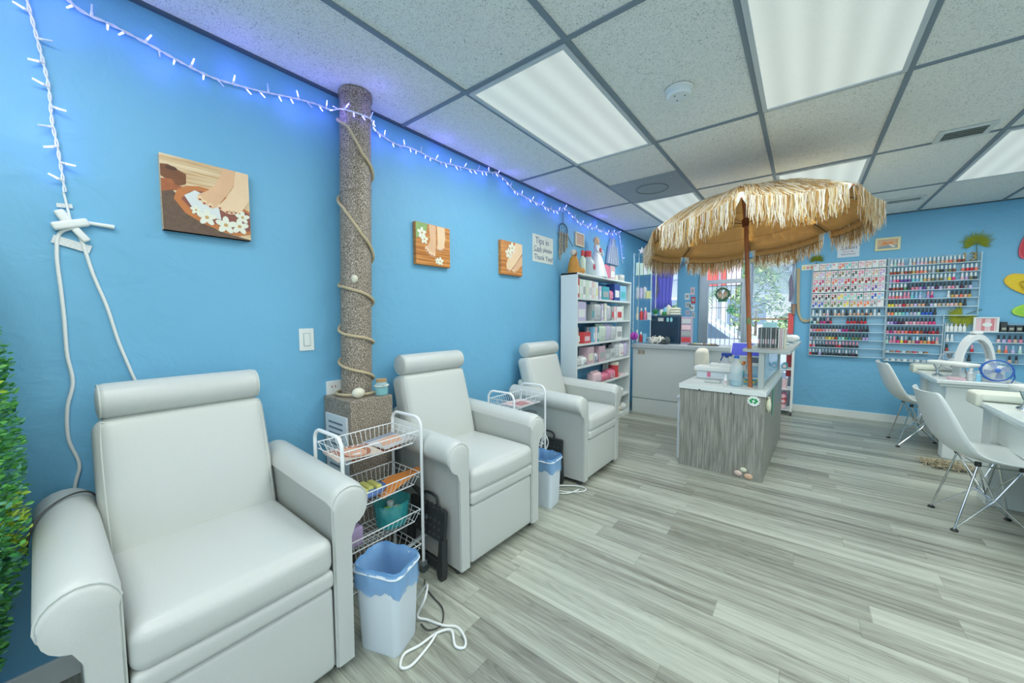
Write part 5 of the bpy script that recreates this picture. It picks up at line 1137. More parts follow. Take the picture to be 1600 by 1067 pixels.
# ================================================================ MANICURE DESK WITH RAISED SHELF
DK = (1.825, 1.905, 0); DR = math.radians(-2.0)
def desk():
    t = thing('service_desk', 'grey wood-grain desk with a white top and raised shelf under the umbrella', 'desk', DK, DR)
    gw = mat_woodgrain('grey_wood_laminate', '707068', 'A8A99F', axis=2, scale=2.1); wt = P('white_desk_top', 'DDE5E2', .3)
    MB().box(-.612, 0, 0, .02, 0, .672).build('end_panel', gw, t, bevel=.001)
    MB().box(-.02, 0, .02, 1.45, 0, .672).build('side_panel', gw, t, bevel=.001)
    MB().box(-.60, -.02, 1.43, 1.45, 0, .672).build('end_panel', gw, t, bevel=.001)
    MB().box(-.62, .008, -.012, 1.46, .672, .712).build('top', wt, t, bevel=.003)
    for x in (-.455, -.225): MB().cyl((x, -.012, .674), (x, -.020, .674), .007, n=12).build('clip', M_BLACK, t)
    gr = P('grey_post', 'A9B3B1', .4)
    MB().box(-.060, -.022, .075, .115, .712, 1.0).build('shelf_post', gr, t, bevel=.002); MB().box(-.045, -.022, 1.40, 1.43, .712, 1.0).build('shelf_post', gr, t, bevel=.002)
    MB().box(-.040, -.028, .115, 1.40, .712, .735).box(-.040, -.028, .115, 1.40, .98, 1.0).build('glass_rail', gr, t, bevel=.002)
    MB().box(-.036, -.032, .115, 1.40, .735, .98).build('glass_panel', clear('blue_glass_panel', 'A6D6EE', .45, .05), t)
    c, s = math.cos(-DR), math.sin(-DR)
    pl = [((x-DK[0])*c-(y-DK[1])*s, (x-DK[0])*s+(y-DK[1])*c) for x, y in ((1.655, 2.02), (1.965, 1.90), (2.02, 3.40), (1.70, 3.44))]
    MB().prism(pl, 2, 1.0, 1.024).build('raised_shelf', P('shelf_grey', 'B3BCBA', .3), t, bevel=.003)
    # ornaments stuck on the panels
    k = thing('shamrock_sticker', 'scalloped white sticker with a green clover on the desk end', 'sticker', (1.752, 1.905, .632), DR); o = []
    for i in range(48): a = 2*PI*i/48; r = .040+.0035*math.cos(a*12); o.append((r*math.cos(a), r*math.sin(a)))
    MB().prism(o, 1, -.006, -.001).build('disc', M_WHITE, k); m = MB(); [m.prism(oval(.020*math.cos(a), .014*math.sin(a), .010, .008, 10), 1, -.008, -.006) for a in (0, .9, 1.9, 2.9, 3.9, 5.2)]; m.build('clover', P('shamrock_green', '23A05C', .5), k)
    for i, (x, z, r, cc, lb) in enumerate(((1.70, .075, .022, 'cream', 'small oval shell, upper one at the desk corner near the floor'), (1.665, .040, .026, 'pale pink', 'pale scallop shell, left one at the desk corner near the floor'), (1.735, .030, .027, 'orange', 'peach scallop shell, right one at the desk corner near the floor'))):
        k = thing('shell', lb, 'shell', (x, 1.905-(x-1.825)*math.sin(-DR)*1-.0, z), DR); MB().ell((0, -.004, 0), r*1.1, .010, r*.8, 10).build('shell_body', P('shell_'+cc.replace(' ', '_'), {'cream': 'DCE0C4', 'pale pink': 'E0C9BB', 'orange': 'DDB79A'}[cc], .5, bump=.6, scale=120), k)
    k = thing('seahorse_ornament', 'cream seahorse ornament on the right side of the desk', 'ornament', (1.832, 1.99, .60), DR); m = MB()
    m.tube([(.008, .0, .055), (.008, .02, .05), (.010, .012, .03), (.010, -.01, .005), (.010, -.012, -.03), (.010, .005, -.055), (.009, .02, -.05), (.009, .015, -.04)], [.006, .011, .013, .02, .018, .010, .007, .004], 8); m.build('body', P('shell_cream', 'DCE0C4', .5), k, smooth=60)
    k = thing('green_strip', 'thin green strip hanging on the right side of the desk', 'strip', (1.846, 2.42, .60), DR); MB().box(0, .006, -.012, .012, -.17, .07).build('strip', P('strip_green', '5DB08F', .5), k, bevel=.002)
    # drawer tower under the desk, poking out at the left
    t = thing('drawer_tower', 'slim white plastic drawer tower standing at the left side of the desk', 'drawers', (1.355, 2.22, 0), DR); pl_ = P('white_plastic_cool', 'DCE6EC', .4)
    MB().box(-.185, .15, -.17, .17, 0, .55).build('body', pl_, t, bevel=.006); MB().box(-.195, .155, -.178, .178, .55, .575).build('top', pl_, t, bevel=.006)
    for z in (.03, .20, .37):
        d = MB().box(-.190, -.180, -.155, .155, z, z+.15).build('drawer', pl_, t, bevel=.004); MB().box(-.198, -.190, -.05, .05, z+.11, z+.13).build('handle', pl_, d)
desk()
def desk_items():
    Z = .713
    t = thing('tissue_box', 'long white dispenser box of folded tissues on the desk top', 'box', (1.42, 2.36, Z), -.06)
    MB().box(-.155, .155, -.065, .065, 0, .075).build('box', P('box_ice', 'D6E1E6', .35), t, bevel=.008); MB().cushion((0, 0, .092), .178, .085, .022, .016, n=5).build('lid', M_WHITE, t, smooth=60)
    MB().box(-.065, -.035, -.0665, -.064, .02, .065).build('pink_label', cmat('pink'), t)
    m = MB(); m.cushion((-.02, 0, .125), .04, .03, .022, .02, n=4); m.cushion((.08, .01, .122), .07, .04, .022, .02, n=4); m.build('tissue', M_WHITE, t, smooth=60)
    t = thing('spray_bottle', 'clear bottle with blue liquid and a blue neck on the desk', 'bottle', (1.612, 2.055, Z)); r = .047
    MB().lathe((0, 0, 0), [(r*.95, 0), (r, .008), (r, .15), (r*.85, .172), (r*.45, .205), (r*.36, .215), (r*.36, .235)], 22).build('bottle_body', clear('frosted_bottle', 'D8EAEE', .42, .15), t)
    MB().lathe((0, 0, 0), [(r*.93, .004), (r*.96, .010), (r*.96, .048), (.001, .049)], 22).build('liquid', P('blue_liquid', '5FA9BC', .2), t); MB().lathe((0, 0, 0), [(.019, .228), (.019, .248), (.012, .252)], 16).build('neck_ring', P('cap_blue', '2F66C4', .4), t)
    t = thing('dropper_bottle', 'small white dropper bottle left of the clear bottle', 'bottle', (1.535, 2.06, Z)); MB().lathe((0, 0, 0), [(.014, 0), (.015, .004), (.015, .045), (.008, .055)], 14).build('bottle_body', M_WHITE, t); MB().lathe((0, 0, 0), [(.010, .054), (.008, .075), (.004, .085)], 12).build('cap', M_WHITE, t); MB().box(-.006, .010, -.0160, -.0145, .012, .035).build('label', cmat('mauve'), t)
    t = thing('nail_tip_tray', 'shallow grey tray lying on the desk in front of the tissue box', 'tray', (1.43, 2.12, Z), .05); MB().box(-.06, .06, -.035, .035, 0, .012).build('tray', P('tray_grey', 'B4BEBC', .4), t, bevel=.002)
    for k in range(6): MB().box(-.05+.017*k, -.038+.017*k, -.025, .025, .012, .015).build('tip', M_WHITE, t)
    t = thing('trigger_spray', 'white spray bottle with a dark blue trigger behind the tissue box', 'bottle', (1.46, 2.62, Z)); MB().lathe((0, 0, 0), [(.038, 0), (.04, .01), (.04, .12), (.015, .16), (.014, .18)], 18).build('bottle_body', P('box_ice', 'D6E1E6', .35), t)
    m = MB(); m.cushion((.0, 0, .205), .045, .014, .016, .008, n=4); m.tube([(-.03, 0, .195), (-.045, 0, .16), (-.05, 0, .14)], .006, 6); m.cyl((0, 0, .175), (0, 0, .195), .016, n=12); m.build('trigger', P('trigger_blue', '2A4FA8', .4), t, smooth=60)
    t = thing('carton', 'teal and white carton of supplies behind the clear bottle', 'carton', (1.57, 2.56, Z)); MB().box(-.06, .06, -.05, .05, 0, .12).build('carton_body', M_WHITE, t, bevel=.002); MB().box(-.055, .05, -.052, -.05, .01, .075).build('printed_panel', cmat('turquoise'), t)
    for k, (dx, c) in enumerate(((-.03, 'orange'), (.0, 'yellow'), (.035, 'orange'))): MB().cyl((dx, 0, .12), (dx+.01, 0, .155), .013, n=10).build('supply_tip', cmat(c), t)
    t = thing('tablet_screen', 'tilted tablet with a violet blue screen on the desk behind the pole', 'tablet', (1.60, 2.78, Z)); R = Matrix.Rotation(math.radians(-52), 3, 'X') @ Matrix.Rotation(.12, 3, 'Z')
    MB().lathe((0, 0, 0), [(.06, 0), (.06, .01), (.015, .02), (.015, .19)], 16).build('stand', M_WHITE, t); MB().obox((0, 0, .245), .13, .085, .007, Matrix.Rotation(math.radians(48), 3, 'X')).build('case', M_WHITE, t, bevel=.004)
    s = MB().obox((0, -.0055, .250), .118, .074, .0022, Matrix.Rotation(math.radians(48), 3, 'X')); s.build('screen', mat_emit('screen_violet', '3C49B4', .35), t)
    for k in range(5):
        cc = ['light blue', 'yellow', 'teal', 'white', 'light blue'][k]; t = thing('polish_swatch_book', '%s booklet in the low pile right of the clear bottle, %s from the bottom' % (cc, ORD[k]), 'booklet', (1.70, 2.22, Z+.0005+.0165*k), .12*k-.2, 'pile of booklets by the pole'); MB().box(-.04, .04, -.06, .06, 0, .015).build('booklet', cmat(cc), t, bevel=.002)
    t = thing('card_reader', 'white tilted terminal leaning behind the umbrella pole', 'terminal', (1.70, 2.45, Z)); MB().obox((0, 0, .075), .055, .09, .013, Matrix.Rotation(.9, 3, 'X')).build('body', M_WHITE, t, bevel=.006); MB().obox((0, -.012, .09), .04, .045, .003, Matrix.Rotation(.9, 3, 'X')).build('screen', P('screen_pale', 'A9CFDC', .2), t); MB().box(-.03, .03, -.04, .06, 0, .02).build('foot', M_WHITE, t)
    # on the raised shelf
    Z = 1.0245
    cols = ['7D8789', '9AA5A6', '5F6A6D', '8C9698', '6C7779', 'A3ADB0', '55605F', '8B9492']
    for k in range(8):
        t = thing('booklet', 'grey booklet, %s from the left in the upright row on the raised shelf' % ORD[k], 'booklet', (1.745+.0165*k, 2.33, Z), DR-.02, 'upright booklets on the raised shelf')
        MB().box(-.0065, .0065, -.065, .065, 0, .165).build('cover', P('booklet_'+cols[k], cols[k], .4, var=.1, scale=30), t, bevel=.001); MB().box(-.0052, .0052, -.0665, -.064, .03, .07).build('spine_label', cmat('pale pink' if k % 3 == 0 else 'silver'), t)
    for k in range(4):
        cc = ['white', 'pale pink', 'white', 'cream'][k]; t = thing('booklet', '%s thin booklet, %s after the grey ones on the raised shelf' % (cc, ORD[k]), 'booklet', (1.882+.013*k, 2.33, Z), DR-.02, 'upright booklets on the raised shelf')
        MB().box(-.005, .005, -.06, .06, 0, .155).build('cover', cmat(cc), t, bevel=.001)
    rnd = random.Random(8)
    for k in range(3):
        t = thing('paper_stack', ['white papers lying at the front right of the raised shelf', 'printed papers in the middle of the raised shelf', 'bluish papers at the back of the raised shelf'][k], 'papers', (1.85+.01*k, 2.56+.22*k, Z), .2*k)
        for j in range(4): MB().box(-.07, .07, -.09, .09, .003*j, .003*j+.0028).xf(Matrix.Rotation(rnd.uniform(-.15, .15), 4, 'Z')).build('sheet', [cmat('white', .7), cmat('cream', .7), cmat('light blue', .7)][(j+k) % 3], t)
    t = thing('nail_dryer', 'white and teal curved device lying on the back of the raised shelf', 'device', (1.90, 2.98, Z+.013), -.4); MB().cushion((0, 0, .035), .10, .055, .03, .025, (.01, 0, .008), n=5).build('housing', M_WHITE, t, smooth=60); MB().cushion((.0, 0, .062), .06, .035, .012, .010, n=4).build('teal_top', P('teal_dark', '3C86A4', .3), t, smooth=60)
    t = thing('teal_carton', 'pale teal carton resting on the raised shelf beyond the booklets', 'carton', (1.76, 3.20, Z)); MB().box(-.06, .06, -.05, .05, 0, .20).build('carton_body', P('teal_pale', 'A9D9E0', .5), t, bevel=.003)
    # swivel chair with a towel over its back
    t = thing('swivel_chair', 'office chair with a cream towel over its back behind the desk', 'chair', (1.30, 2.98, 0), math.radians(8))
    MB().cushion((0, 0, .46), .21, .21, .045, .04, (0, 0, .01)).build('seat', M_BLACK, t, smooth=60); MB().cushion((-.14, -.03, .74), .028, .15, .17, .03, (.01, 0, 0)).build('backrest', P('backrest_blue_grey', '707C8E', .6), t, smooth=60)
    tw = MB(); tw.cushion((-.125, -.03, .79), .058, .165, .145, .035, (.012, 0, .01), n=8); tw.build('towel', P('cream_towel', 'E6E4D4', .95, bump=.9, scale=120), t, smooth=70)
    MB().cyl((0, 0, .1), (0, 0, .42), .03, n=14).build('gas_post', M_CHROME, t)
    for k in range(5): a = 2*PI*k/5; l = MB().tube([(0, 0, .10), (.15*math.cos(a), .15*math.sin(a), .085), (.25*math.cos(a), .25*math.sin(a), .06)], .014, 8).build('leg', M_CHROME, t); MB().ell((.25*math.cos(a), .25*math.sin(a), .028), .022, .022, .027, 8).build('caster', M_BLACK, l)
desk_items()

# ================================================================ STRAW UMBRELLA
def umbrella():
    s = 1.435; cam = Vector((2.0366, -1.4756, 1.2807)); C0 = cam+(Vector((1.766, .981, 1.759))-cam)*s; Rr = .544*s
    n = Vector((-.09974776, .05750399, .99334972)).normalized(); a = Vector((0, 1, 0)).cross(n).normalized(); b = n.cross(a)
    base = Vector((1.712, 2.068, .712)); ph = 4.788
    t = thing('straw_umbrella', 'raffia thatched parasol with a brown pole standing in the desk', 'umbrella', base)
    hA = .30; D = [a*math.cos(ph+k*PI/4)+b*math.sin(ph+k*PI/4) for k in range(8)]; o = C0-base
    def S(k, u, r, off=0):
        h = hA*(1-r**1.75); sag = .030*math.sin(PI*u)*r; d = D[k]*(1-u)+D[(k+1) % 8]*u
        return o+n*(h-sag+off)+d*(Rr*r)
    # fabric: one gore per panel in a single cloth
    cloth = mat_fabric_glow('tan_canvas', 'FFE0A2', .6); m = MB(); NU, NR = 8, 10
    for k in range(8):
        i0 = len(m.v)
        for i in range(NU+1):
            for j in range(NR+1):
                r = .02+.98*j/NR; m.v.append(tuple(S(k, i/NU, r)))
        for i in range(NU):
            for j in range(NR): p = i0+i*(NR+1)+j; m.f.append((p, p+NR+1, p+NR+2, p+1)); m.m.append(0)
        # short flap along the edge, open at the ribs
        i0 = len(m.v)
        for i in range(NU+1):
            u = .05+.90*i/NU; p = S(k, u, 1.0); out = (D[k]+D[(k+1) % 8]).normalized(); m.v.append(tuple(p)); m.v.append(tuple(p+out*.012-Vector((0, 0, .055))))
        for i in range(NU): p = i0+2*i; m.f.append((p, p+2, p+3, p+1)); m.m.append(0)
    co = m.build('canopy', cloth, t, smooth=60, fix=False); mo = co.modifiers.new('thick', 'SOLIDIFY'); mo.thickness = .0012
    hem = MB()
    for k in range(8):
        pts = []
        for i in range(NU+1): u = .05+.90*i/NU; pts.append(S(k, u, 1.0)+(D[k]+D[(k+1) % 8]).normalized()*.012-Vector((0, 0, .055)))
        hem.tube(pts, .0022, 5)
    hem.build('hem', P('hem_brown', '8A5F35', .8), co)
    wm = P('brown_umbrella_wood', 'AE693F', .5, var=.2, scale=30)
    hub = o+n*.02
    top = o+n*(hA-.01)
    MB().tube([Vector((0, 0, -.0)), Vector((0, 0, 0)).lerp(hub, .5), hub, top], .0165, 14).build('pole', wm, t); MB().cyl(Vector((0, 0, 0)).lerp(hub, .40), Vector((0, 0, 0)).lerp(hub, .44), .0185, n=14).build('pole_joint', P('joint_green', '7F8A5A', .5), t)
    MB().cyl(hub+n*.01, hub+n*.07, .026, n=16).build('runner', P('runner_brown', '7B4527', .5), t); MB().lathe(tuple(top), [(.03, -.03), (.03, .03), (.012, .05)], 14).build('finial', wm, t)
    for k in range(8):
        rb = MB().tube([S(k, 0, r, -.006) for r in (.03, .2, .4, .6, .8, .95)]+[S(k, 0, 1.0, -.002)], .0028, 6).build('rib', P('rib_dark', '6A4A30', .4), t)
        MB().tube([hub+n*.04+D[k]*.02, S(k, 0, .5, -.008)], .0022, 6).build('strut', MATS['rib_dark'], rb)
        MB().ell(S(k, 0, 1.0), .007, .007, .007, 8).build('tip', wm, rb)
    for rr in (.38, .60, .80):
        sm = MB()
        for k in range(8): sm.tube([S(k, i/6, rr, -.004) for i in range(7)], .0013, 4)
        sm.build('seam', P('canvas_seam', 'A67A42', .8), co)
    for k in range(8):
        wf = MB()
        for kk, uu in ((k, .085), ((k-1) % 8, .915)):
            a_ = S(k, 0, .86, .010); b_ = S(k, 0, 1.0, .006); c_ = S(kk, uu, 1.0, .006); c2_ = S(kk, uu, .86, .012); d_ = c_-Vector((0, 0, .075)); wf.add([a_, b_, c_, c2_, d_], [(0, 1, 2, 3), (1, 4, 2)])
        wo_ = wf.build('rib_cover', P('white_canvas', 'E9EBE2', .8), t, smooth=0, fix=False); mo = wo_.modifiers.new('thick', 'SOLIDIFY'); mo.thickness = .002
    # raffia strands
    mats = [mat_fabric_glow('raffia_cream', 'F8F4E6', .3), mat_fabric_glow('raffia_straw', 'E9D9B0', .35), mat_fabric_glow('raffia_gold', 'D6B06A', .45), mat_fabric_glow('raffia_tan', 'B98A50', .4)]
    rnd = random.Random(21)
    def strand(m, pts, w, sd, mt):
        i0 = len(m.v)
        for i, p in enumerate(pts):
            ww = w*(1 if i < len(pts)-1 else .45); m.v.append(tuple(p-sd*ww)); m.v.append(tuple(p+sd*ww))
        for i in range(len(pts)-1): q = i0+2*i; m.f.append((q, q+1, q+3, q+2)); m.m.append(mt)
    for k in range(8):
        m = MB(); out = (D[k]+D[(k+1) % 8]).normalized(); side = (D[(k+1) % 8]-D[k]).normalized()
        for r0 in (.10, .22, .34, .46, .57, .67, .76, .85):
            N = int(18+150*r0)
            for i in range(N):
                u = .05+.90*(i+rnd.random())/N; r = r0+rnd.uniform(-.03, .03); L = rnd.uniform(.19, .27)/Rr
                pts = []; du = rnd.uniform(-.05, .05)
                for j in range(4):
                    rr = r+L*j/3; uu = min(.96, max(.04, u+du*j/3)); lift = .006+.012*math.sin(PI*min(1, j/3*.8))+rnd.uniform(0, .007)
                    if rr <= 1.0: pts.append(S(k, uu, rr, lift))
                    else: pts.append(S(k, uu, 1.0, lift)+out*.02+Vector((0, 0, -(rr-1.0)*Rr*.95)))
                strand(m, pts, rnd.uniform(.0016, .0032), (side+n*rnd.uniform(-.5, .5)).normalized(), rnd.choices((0, 1, 2, 3), (5, 5, 2.4, 1.5))[0])
        # hanging fringe; inner layers weighted to gold to imitate backlit straw
        for lay in range(3):
            N = 100
            for i in range(N):
                u = .07+.86*(i+rnd.random())/N; L = rnd.uniform(.115, .20)*(.88+.12*math.sin(PI*u)); r0 = .93 if lay == 2 else .985
                p0 = S(k, u, r0, .008); p1 = S(k, u, 1.0, .006)+out*(.012+.008*lay); jx = side*rnd.uniform(-.012, .012)+out*rnd.uniform(-.008, .016)
                wv = side*rnd.uniform(-.006, .006)+out*rnd.uniform(-.004, .005); pts = [p0, p1, p1+jx*.3+wv-Vector((0, 0, L*.33)), p1+jx*.7-wv-Vector((0, 0, L*.68)), p1+jx*1.3+wv-Vector((0, 0, L))]
                strand(m, pts, rnd.uniform(.0017, .0032), (side+out*rnd.uniform(-.7, .7)).normalized(), rnd.choices((0, 1, 2, 3), ((1, 3, 6, 4), (4, 4, 4, 2), (9, 4, 2, 1))[lay])[0])
        m.build('raffia_fringe', mats, t, smooth=0, fix=False)
umbrella()

# ================================================================ WHITE SHELL CHAIRS
def shell_chair(label, loc, rz):
    t = thing('shell_chair', label, 'chair', loc, rz, 'white shell chairs at the nail tables')
    prof = [(-.325, .815, .165, .045, 0), (-.318, .80, .185, .050, 0), (-.300, .735, .210, .060, 0), (-.278, .66, .228, .068, .0), (-.250, .58, .236, .070, .008), (-.210, .51, .238, .060, .022), (-.155, .455, .236, .035, .038), (-.085, .428, .234, .012, .045), (0, .420, .234, 0, .040), (.09, .425, .234, 0, .030), (.165, .432, .225, -.004, .018), (.205, .428, .205, -.010, .010), (.218, .412, .18, -.012, .004)]
    m = MB(); N = 18
    P_ = smooth_path([(p[0], 0, p[1]) for p in prof], 3); Q = smooth_path([(p[2], p[3], p[4]) for p in prof], 3)
    for p, q in zip(P_, Q):
        for i in range(N+1):
            v = i/N*2-1; e = abs(v)**2.6; m.v.append((p.x+q.y*e, v*q.x, p.z+q.z*e+(q.y*.15*e if q.y > 0 else 0)))
    for r in range(len(P_)-1):
        for i in range(N): m.f.append((r*(N+1)+i, r*(N+1)+i+1, (r+1)*(N+1)+i+1, (r+1)*(N+1)+i)); m.m.append(0)
    o = m.build('seat_shell', P('shell_plastic', 'DDE5E4', .3), t, smooth=80, fix=False); mo = o.modifiers.new('thick', 'SOLIDIFY'); mo.thickness = .007; mo.offset = 0
    feet = {(-1, -1): (-.172, -.165), (-1, 1): (-.172, .165), (1, -1): (.165, -.180), (1, 1): (.165, .180)}
    for (sx_, sy_), (fx, fy) in feet.items():
        l = MB().tube([(fx, fy, .012), (sx_*.085, sy_*.125, .405)], .0055, 8).build('leg', M_CHROME, t)
        MB().lathe((fx, fy, 0), [(.016, 0), (.018, .006), (.010, .014)], 12).build('glide', M_BLACK, l)
    w = MB()
    for sy_ in (-1, 1):
        nd = Vector((0, sy_*.10, .20)); a0 = feet[(-1, sy_)]; a1 = feet[(1, sy_)]
        w.tube([(a0[0], a0[1], .014), nd, (.085, sy_*.125, .405)], .004, 6); w.tube([(a1[0], a1[1], .014), nd, (-.085, sy_*.125, .405)], .004, 6)
        w.tube([nd, (-.02, -sy_*.10, .20)], .004, 6)
        w.tube([(.085, sy_*.125, .403), (-.085, sy_*.125, .403)], .005, 6)
    for sx_ in (-1, 1): w.tube([(sx_*.085, -.125, .403), (0, 0, .20), (sx_*.085, .125, .403)], .004, 6); w.tube([(sx_*.085, -.125, .405), (sx_*.085, .125, .405)], .005, 6)
    w.build('wire_brace', M_CHROME, t)
    for sx_ in (-1, 1):
        for sy_ in (-1, 1): MB().cyl((sx_*.085, sy_*.125, .400), (sx_*.085, sy_*.125, .424), .014, n=12).build('mount', M_BLACK, t)
    return t
sc = shell_chair('white moulded shell chair in front, at the nearer nail table', (2.940, 2.02, 0), math.radians(6))
dup(sc, (2.962, 3.85, 0), math.radians(4), 'white moulded shell chair farther back, at the nail table by the wall')

# ================================================================ NAIL TABLES
def nail_tables():
    tm = P('table_white', 'DCE5E3', .35); tt = P('table_top_gloss', 'E2EAE8', .12)
    def table(lb, y0, y1, loc):
        t = thing('nail_table', lb, 'table', loc, 0, 'white nail tables'); L = y1-y0
        MB().prism([(-.02, 0), (.40, 0), (.50, .0), (.50, L), (-.02, L)], 2, .680, .712).build('top', tt, t, bevel=.005)
        MB().box(0, .48, .02, L-.02, .655, .680).build('top_trim', tm, t, bevel=.003)
        MB().box(.30, .48, .045, .075, 0, .655).build('end_panel', tm, t, bevel=.003); MB().box(.30, .48, L-.075, L-.045, 0, .655).build('end_panel', tm, t, bevel=.003)
        MB().box(.045, .30, .04, .16, 0, .655).build('pillar', tm, t, bevel=.004); MB().box(.045, .30, L-.20, L-.04, 0, .655).build('pillar', tm, t, bevel=.004)
        MB().box(.075, .10, .16, L-.20, .44, .655).build('apron', tm, t, bevel=.003); MB().box(.44, .47, .075, L-.075, .1, .655).build('back_panel', tm, t)
        
        return t
    t1 = table('white nail table against the back wall side, under the polish racks', 3.46, 4.50, (3.01, 3.46, 0))
    table('nearer white nail table at the right edge of the photo', 1.52, 2.62, (3.0, 1.52, 0))
    pad = P('pad_cream', 'DAE0D2', .55, bump=.3, scale=90)
    def endpad(lb, loc):
        t = thing('hand_pad', lb, 'pad', loc); MB().cushion((.13, 0, .0), .15, .10, .028, .024, n=6).build('pad', pad, t, smooth=60); MB().cushion((-.012, 0, -.022), .018, .095, .045, .016, n=4).build('pad_flap', pad, t, smooth=60)
    endpad('cream hand pad draped over the far corner of the wall-side nail table', (2.995, 4.34, .742)); endpad('cream hand pad draped over the far corner of the nearer nail table', (2.985, 2.46, .742))
    def armrest(lb, loc, rz):
        t = thing('manicure_armrest', lb, 'armrest', loc, rz, 'white armrests on chrome feet'); MB().cushion((0, 0, .13), .18, .06, .016, .014, (0, 0, .004), n=6).build('pad', P('armrest_white', 'E3E8E2', .5), t, smooth=60)
        for x in (-.13, .13):
            l = MB().lathe((x, 0, 0), [(.036, 0), (.034, .008), (.012, .02), (.008, .05)], 18).build('chrome_foot', M_CHROME, t); q = MB(); q.tube([(x, 0, .04), (x-.04, 0, .115)], .007, 8); q.tube([(x, 0, .04), (x+.04, 0, .115)], .007, 8); q.build('chrome_strut', M_CHROME, l)
    armrest('white padded armrest on chrome feet on the wall-side nail table', (3.125, 3.70, .713), math.radians(-58)); armrest('white padded armrest on chrome feet on the nearer nail table', (3.17, 2.10, .713), math.radians(-66))
    # ring lamp arch
    t = thing('arch_lamp', 'white arched desk lamp standing on the wall-side nail table', 'lamp', (3.275, 3.80, .713), math.radians(20)); m = MB(); N = 26; hw, hh = .125, .40
    for i in range(N+1):
        a = PI*i/N; x, z = hw*math.cos(a), hh*math.sin(a)**.8; k = .88
        for (sx_, y) in ((1, -.04), (1, .04), (k, .04), (k, -.04)): m.v.append((x*sx_, y, z*sx_ if i not in (0, N) else 0))
    for i in range(N):
        for j in range(4): m.f.append((i*4+j, i*4+(j+1) % 4, (i+1)*4+(j+1) % 4, (i+1)*4+j)); m.m.append(0)
    m.f += [(0, 1, 2, 3), (4*N, 4*N+1, 4*N+2, 4*N+3)]; m.m += [0, 0]
    m.build('arch', P('lamp_white', 'E1E5E4', .35), t, smooth=50); l = MB().tube([(hw*.87*math.cos(PI*i/N), 0, hh*.87*math.sin(PI*i/N)**.8) for i in range(2, N-1)], .008, 6); l.build('led_strip', P('led_grey', 'AEB4B4', .4), t); MB().box(-.15, .15, -.06, .06, 0, .012).build('base', P('lamp_white', 'E1E5E4', .35), t, bevel=.004); MB().cushion((0, 0, .412), .03, .035, .012, .01, n=4).build('top_knob', P('lamp_white', 'E1E5E4', .35), t, smooth=60)
    def fan(lb, loc, rz, r, rim, bl, tilt):
        t = thing('desk_fan', lb, 'fan', loc); t.rotation_euler = (tilt, 0, rz); rm = P('fan_'+rim, rim, .35, .3); m = MB()
        for (rr, y) in ((r, -.02), (r, .02), (r*.96, -.03)): m.tube([(rr*math.cos(a*PI/16), y, rr*math.sin(a*PI/16)) for a in range(32)], .0042, 6, closed=True)
        m.build('rim', rm, t); g = MB()
        for rr in (.25, .4, .55, .7, .85): g.tube([(r*rr*math.cos(a*PI/14), -.03-.012*(1-rr), r*rr*math.sin(a*PI/14)) for a in range(28)], .0012, 4, closed=True)
        for k in range(14): a = 2*PI*k/14; g.tube([(0, -.042, 0), (r*.6*math.cos(a), -.038, r*.6*math.sin(a)), (r*math.cos(a), -.02, r*math.sin(a))], .0013, 4)
        g.build('grille', P('fan_wire', 'B9C6D2', .3, .4), t)
        for k in range(4):
            a0 = 2*PI*k/4; b_ = MB(); pts = [(r*.2*math.cos(a0), r*.2*math.sin(a0)), (r*.8*math.cos(a0-.1), r*.8*math.sin(a0-.1)), (r*.86*math.cos(a0+.45), r*.86*math.sin(a0+.45)), (r*.6*math.cos(a0+.75), r*.6*math.sin(a0+.75)), (r*.22*math.cos(a0+.8), r*.22*math.sin(a0+.8))]
            b_.prism(pts, 1, -.006, .002); b_.build('blade', P('blade_'+bl, bl, .35), t)
        MB().lathe((0, -.045, 0), [(.001, 0), (r*.22, .004), (r*.24, .05), (r*.18, .08)], 16, axis='y').build('motor', rm, t)
        s = MB(); s.tube([(-r*1.02, 0, 0), (-r*1.1, .01, -r*.6), (-r*.9, .03, -r*1.15), (r*.9, .03, -r*1.15), (r*1.1, .01, -r*.6), (r*1.02, 0, 0)], .0045, 6); s.build('stand', rm, t)
    fan('small blue wire desk fan tilted up on the end of the wall-side nail table', (3.34, 3.54, .813), math.radians(-6), .088, '3F6FC0', '9FB4D6', math.radians(-8))
    fan('chrome desk fan with dark blades at the far end of the nail table', (3.21, 4.15, .835), math.radians(-10), .085, 'B8C0C4', '4A5254', math.radians(-8))
    Z = .713
    item('bottle', 3.31, 3.64, Z, .055, .19, .055, 'white', 'white pump bottle standing before the arch lamp', 'bottle', c2='silver'); item('bottle', 3.20, 3.55, Z, .04, .11, .04, 'silver', 'short clear bottle in front of the arch lamp', 'bottle', c2='white')
    item('bottle', 3.245, 3.54, Z, .035, .09, .035, 'light blue', 'pale blue small bottle between the clear one and the fan', 'bottle', c2='silver'); item('tin', 3.40, 3.78, Z, .10, .12, .10, 'silver', 'round silver jar right of the arch lamp', 'jar', c2='white')
    item('box', 3.12, 3.56, Z, .10, .02, .10, 'mauve', 'flat mauve compact lying on the nail table', 'compact')
    item('bottle', 3.27, 2.35, Z, .05, .13, .05, 'pale green', 'pale green bottle on the nearer nail table', 'bottle', c2='white')
    t = thing('straw_mat', 'beige straw-like bundle on the floor beyond the near shell chair', 'basket', (3.03, 3.22, 0)); m = MB(); rnd = random.Random(6)
    for _ in range(260):
        a = rnd.random()*2*PI; r = rnd.random()**.5; c = Vector((.15*r*math.cos(a), .10*r*math.sin(a), .012+.04*rnd.random()*(1-r*.6))); d = Vector((rnd.gauss(0, 1), rnd.gauss(0, 1), rnd.gauss(0, .25))).normalized()*.04; m.tube([c-d, c+Vector((0, 0, .006)), c+d], .003, 4)
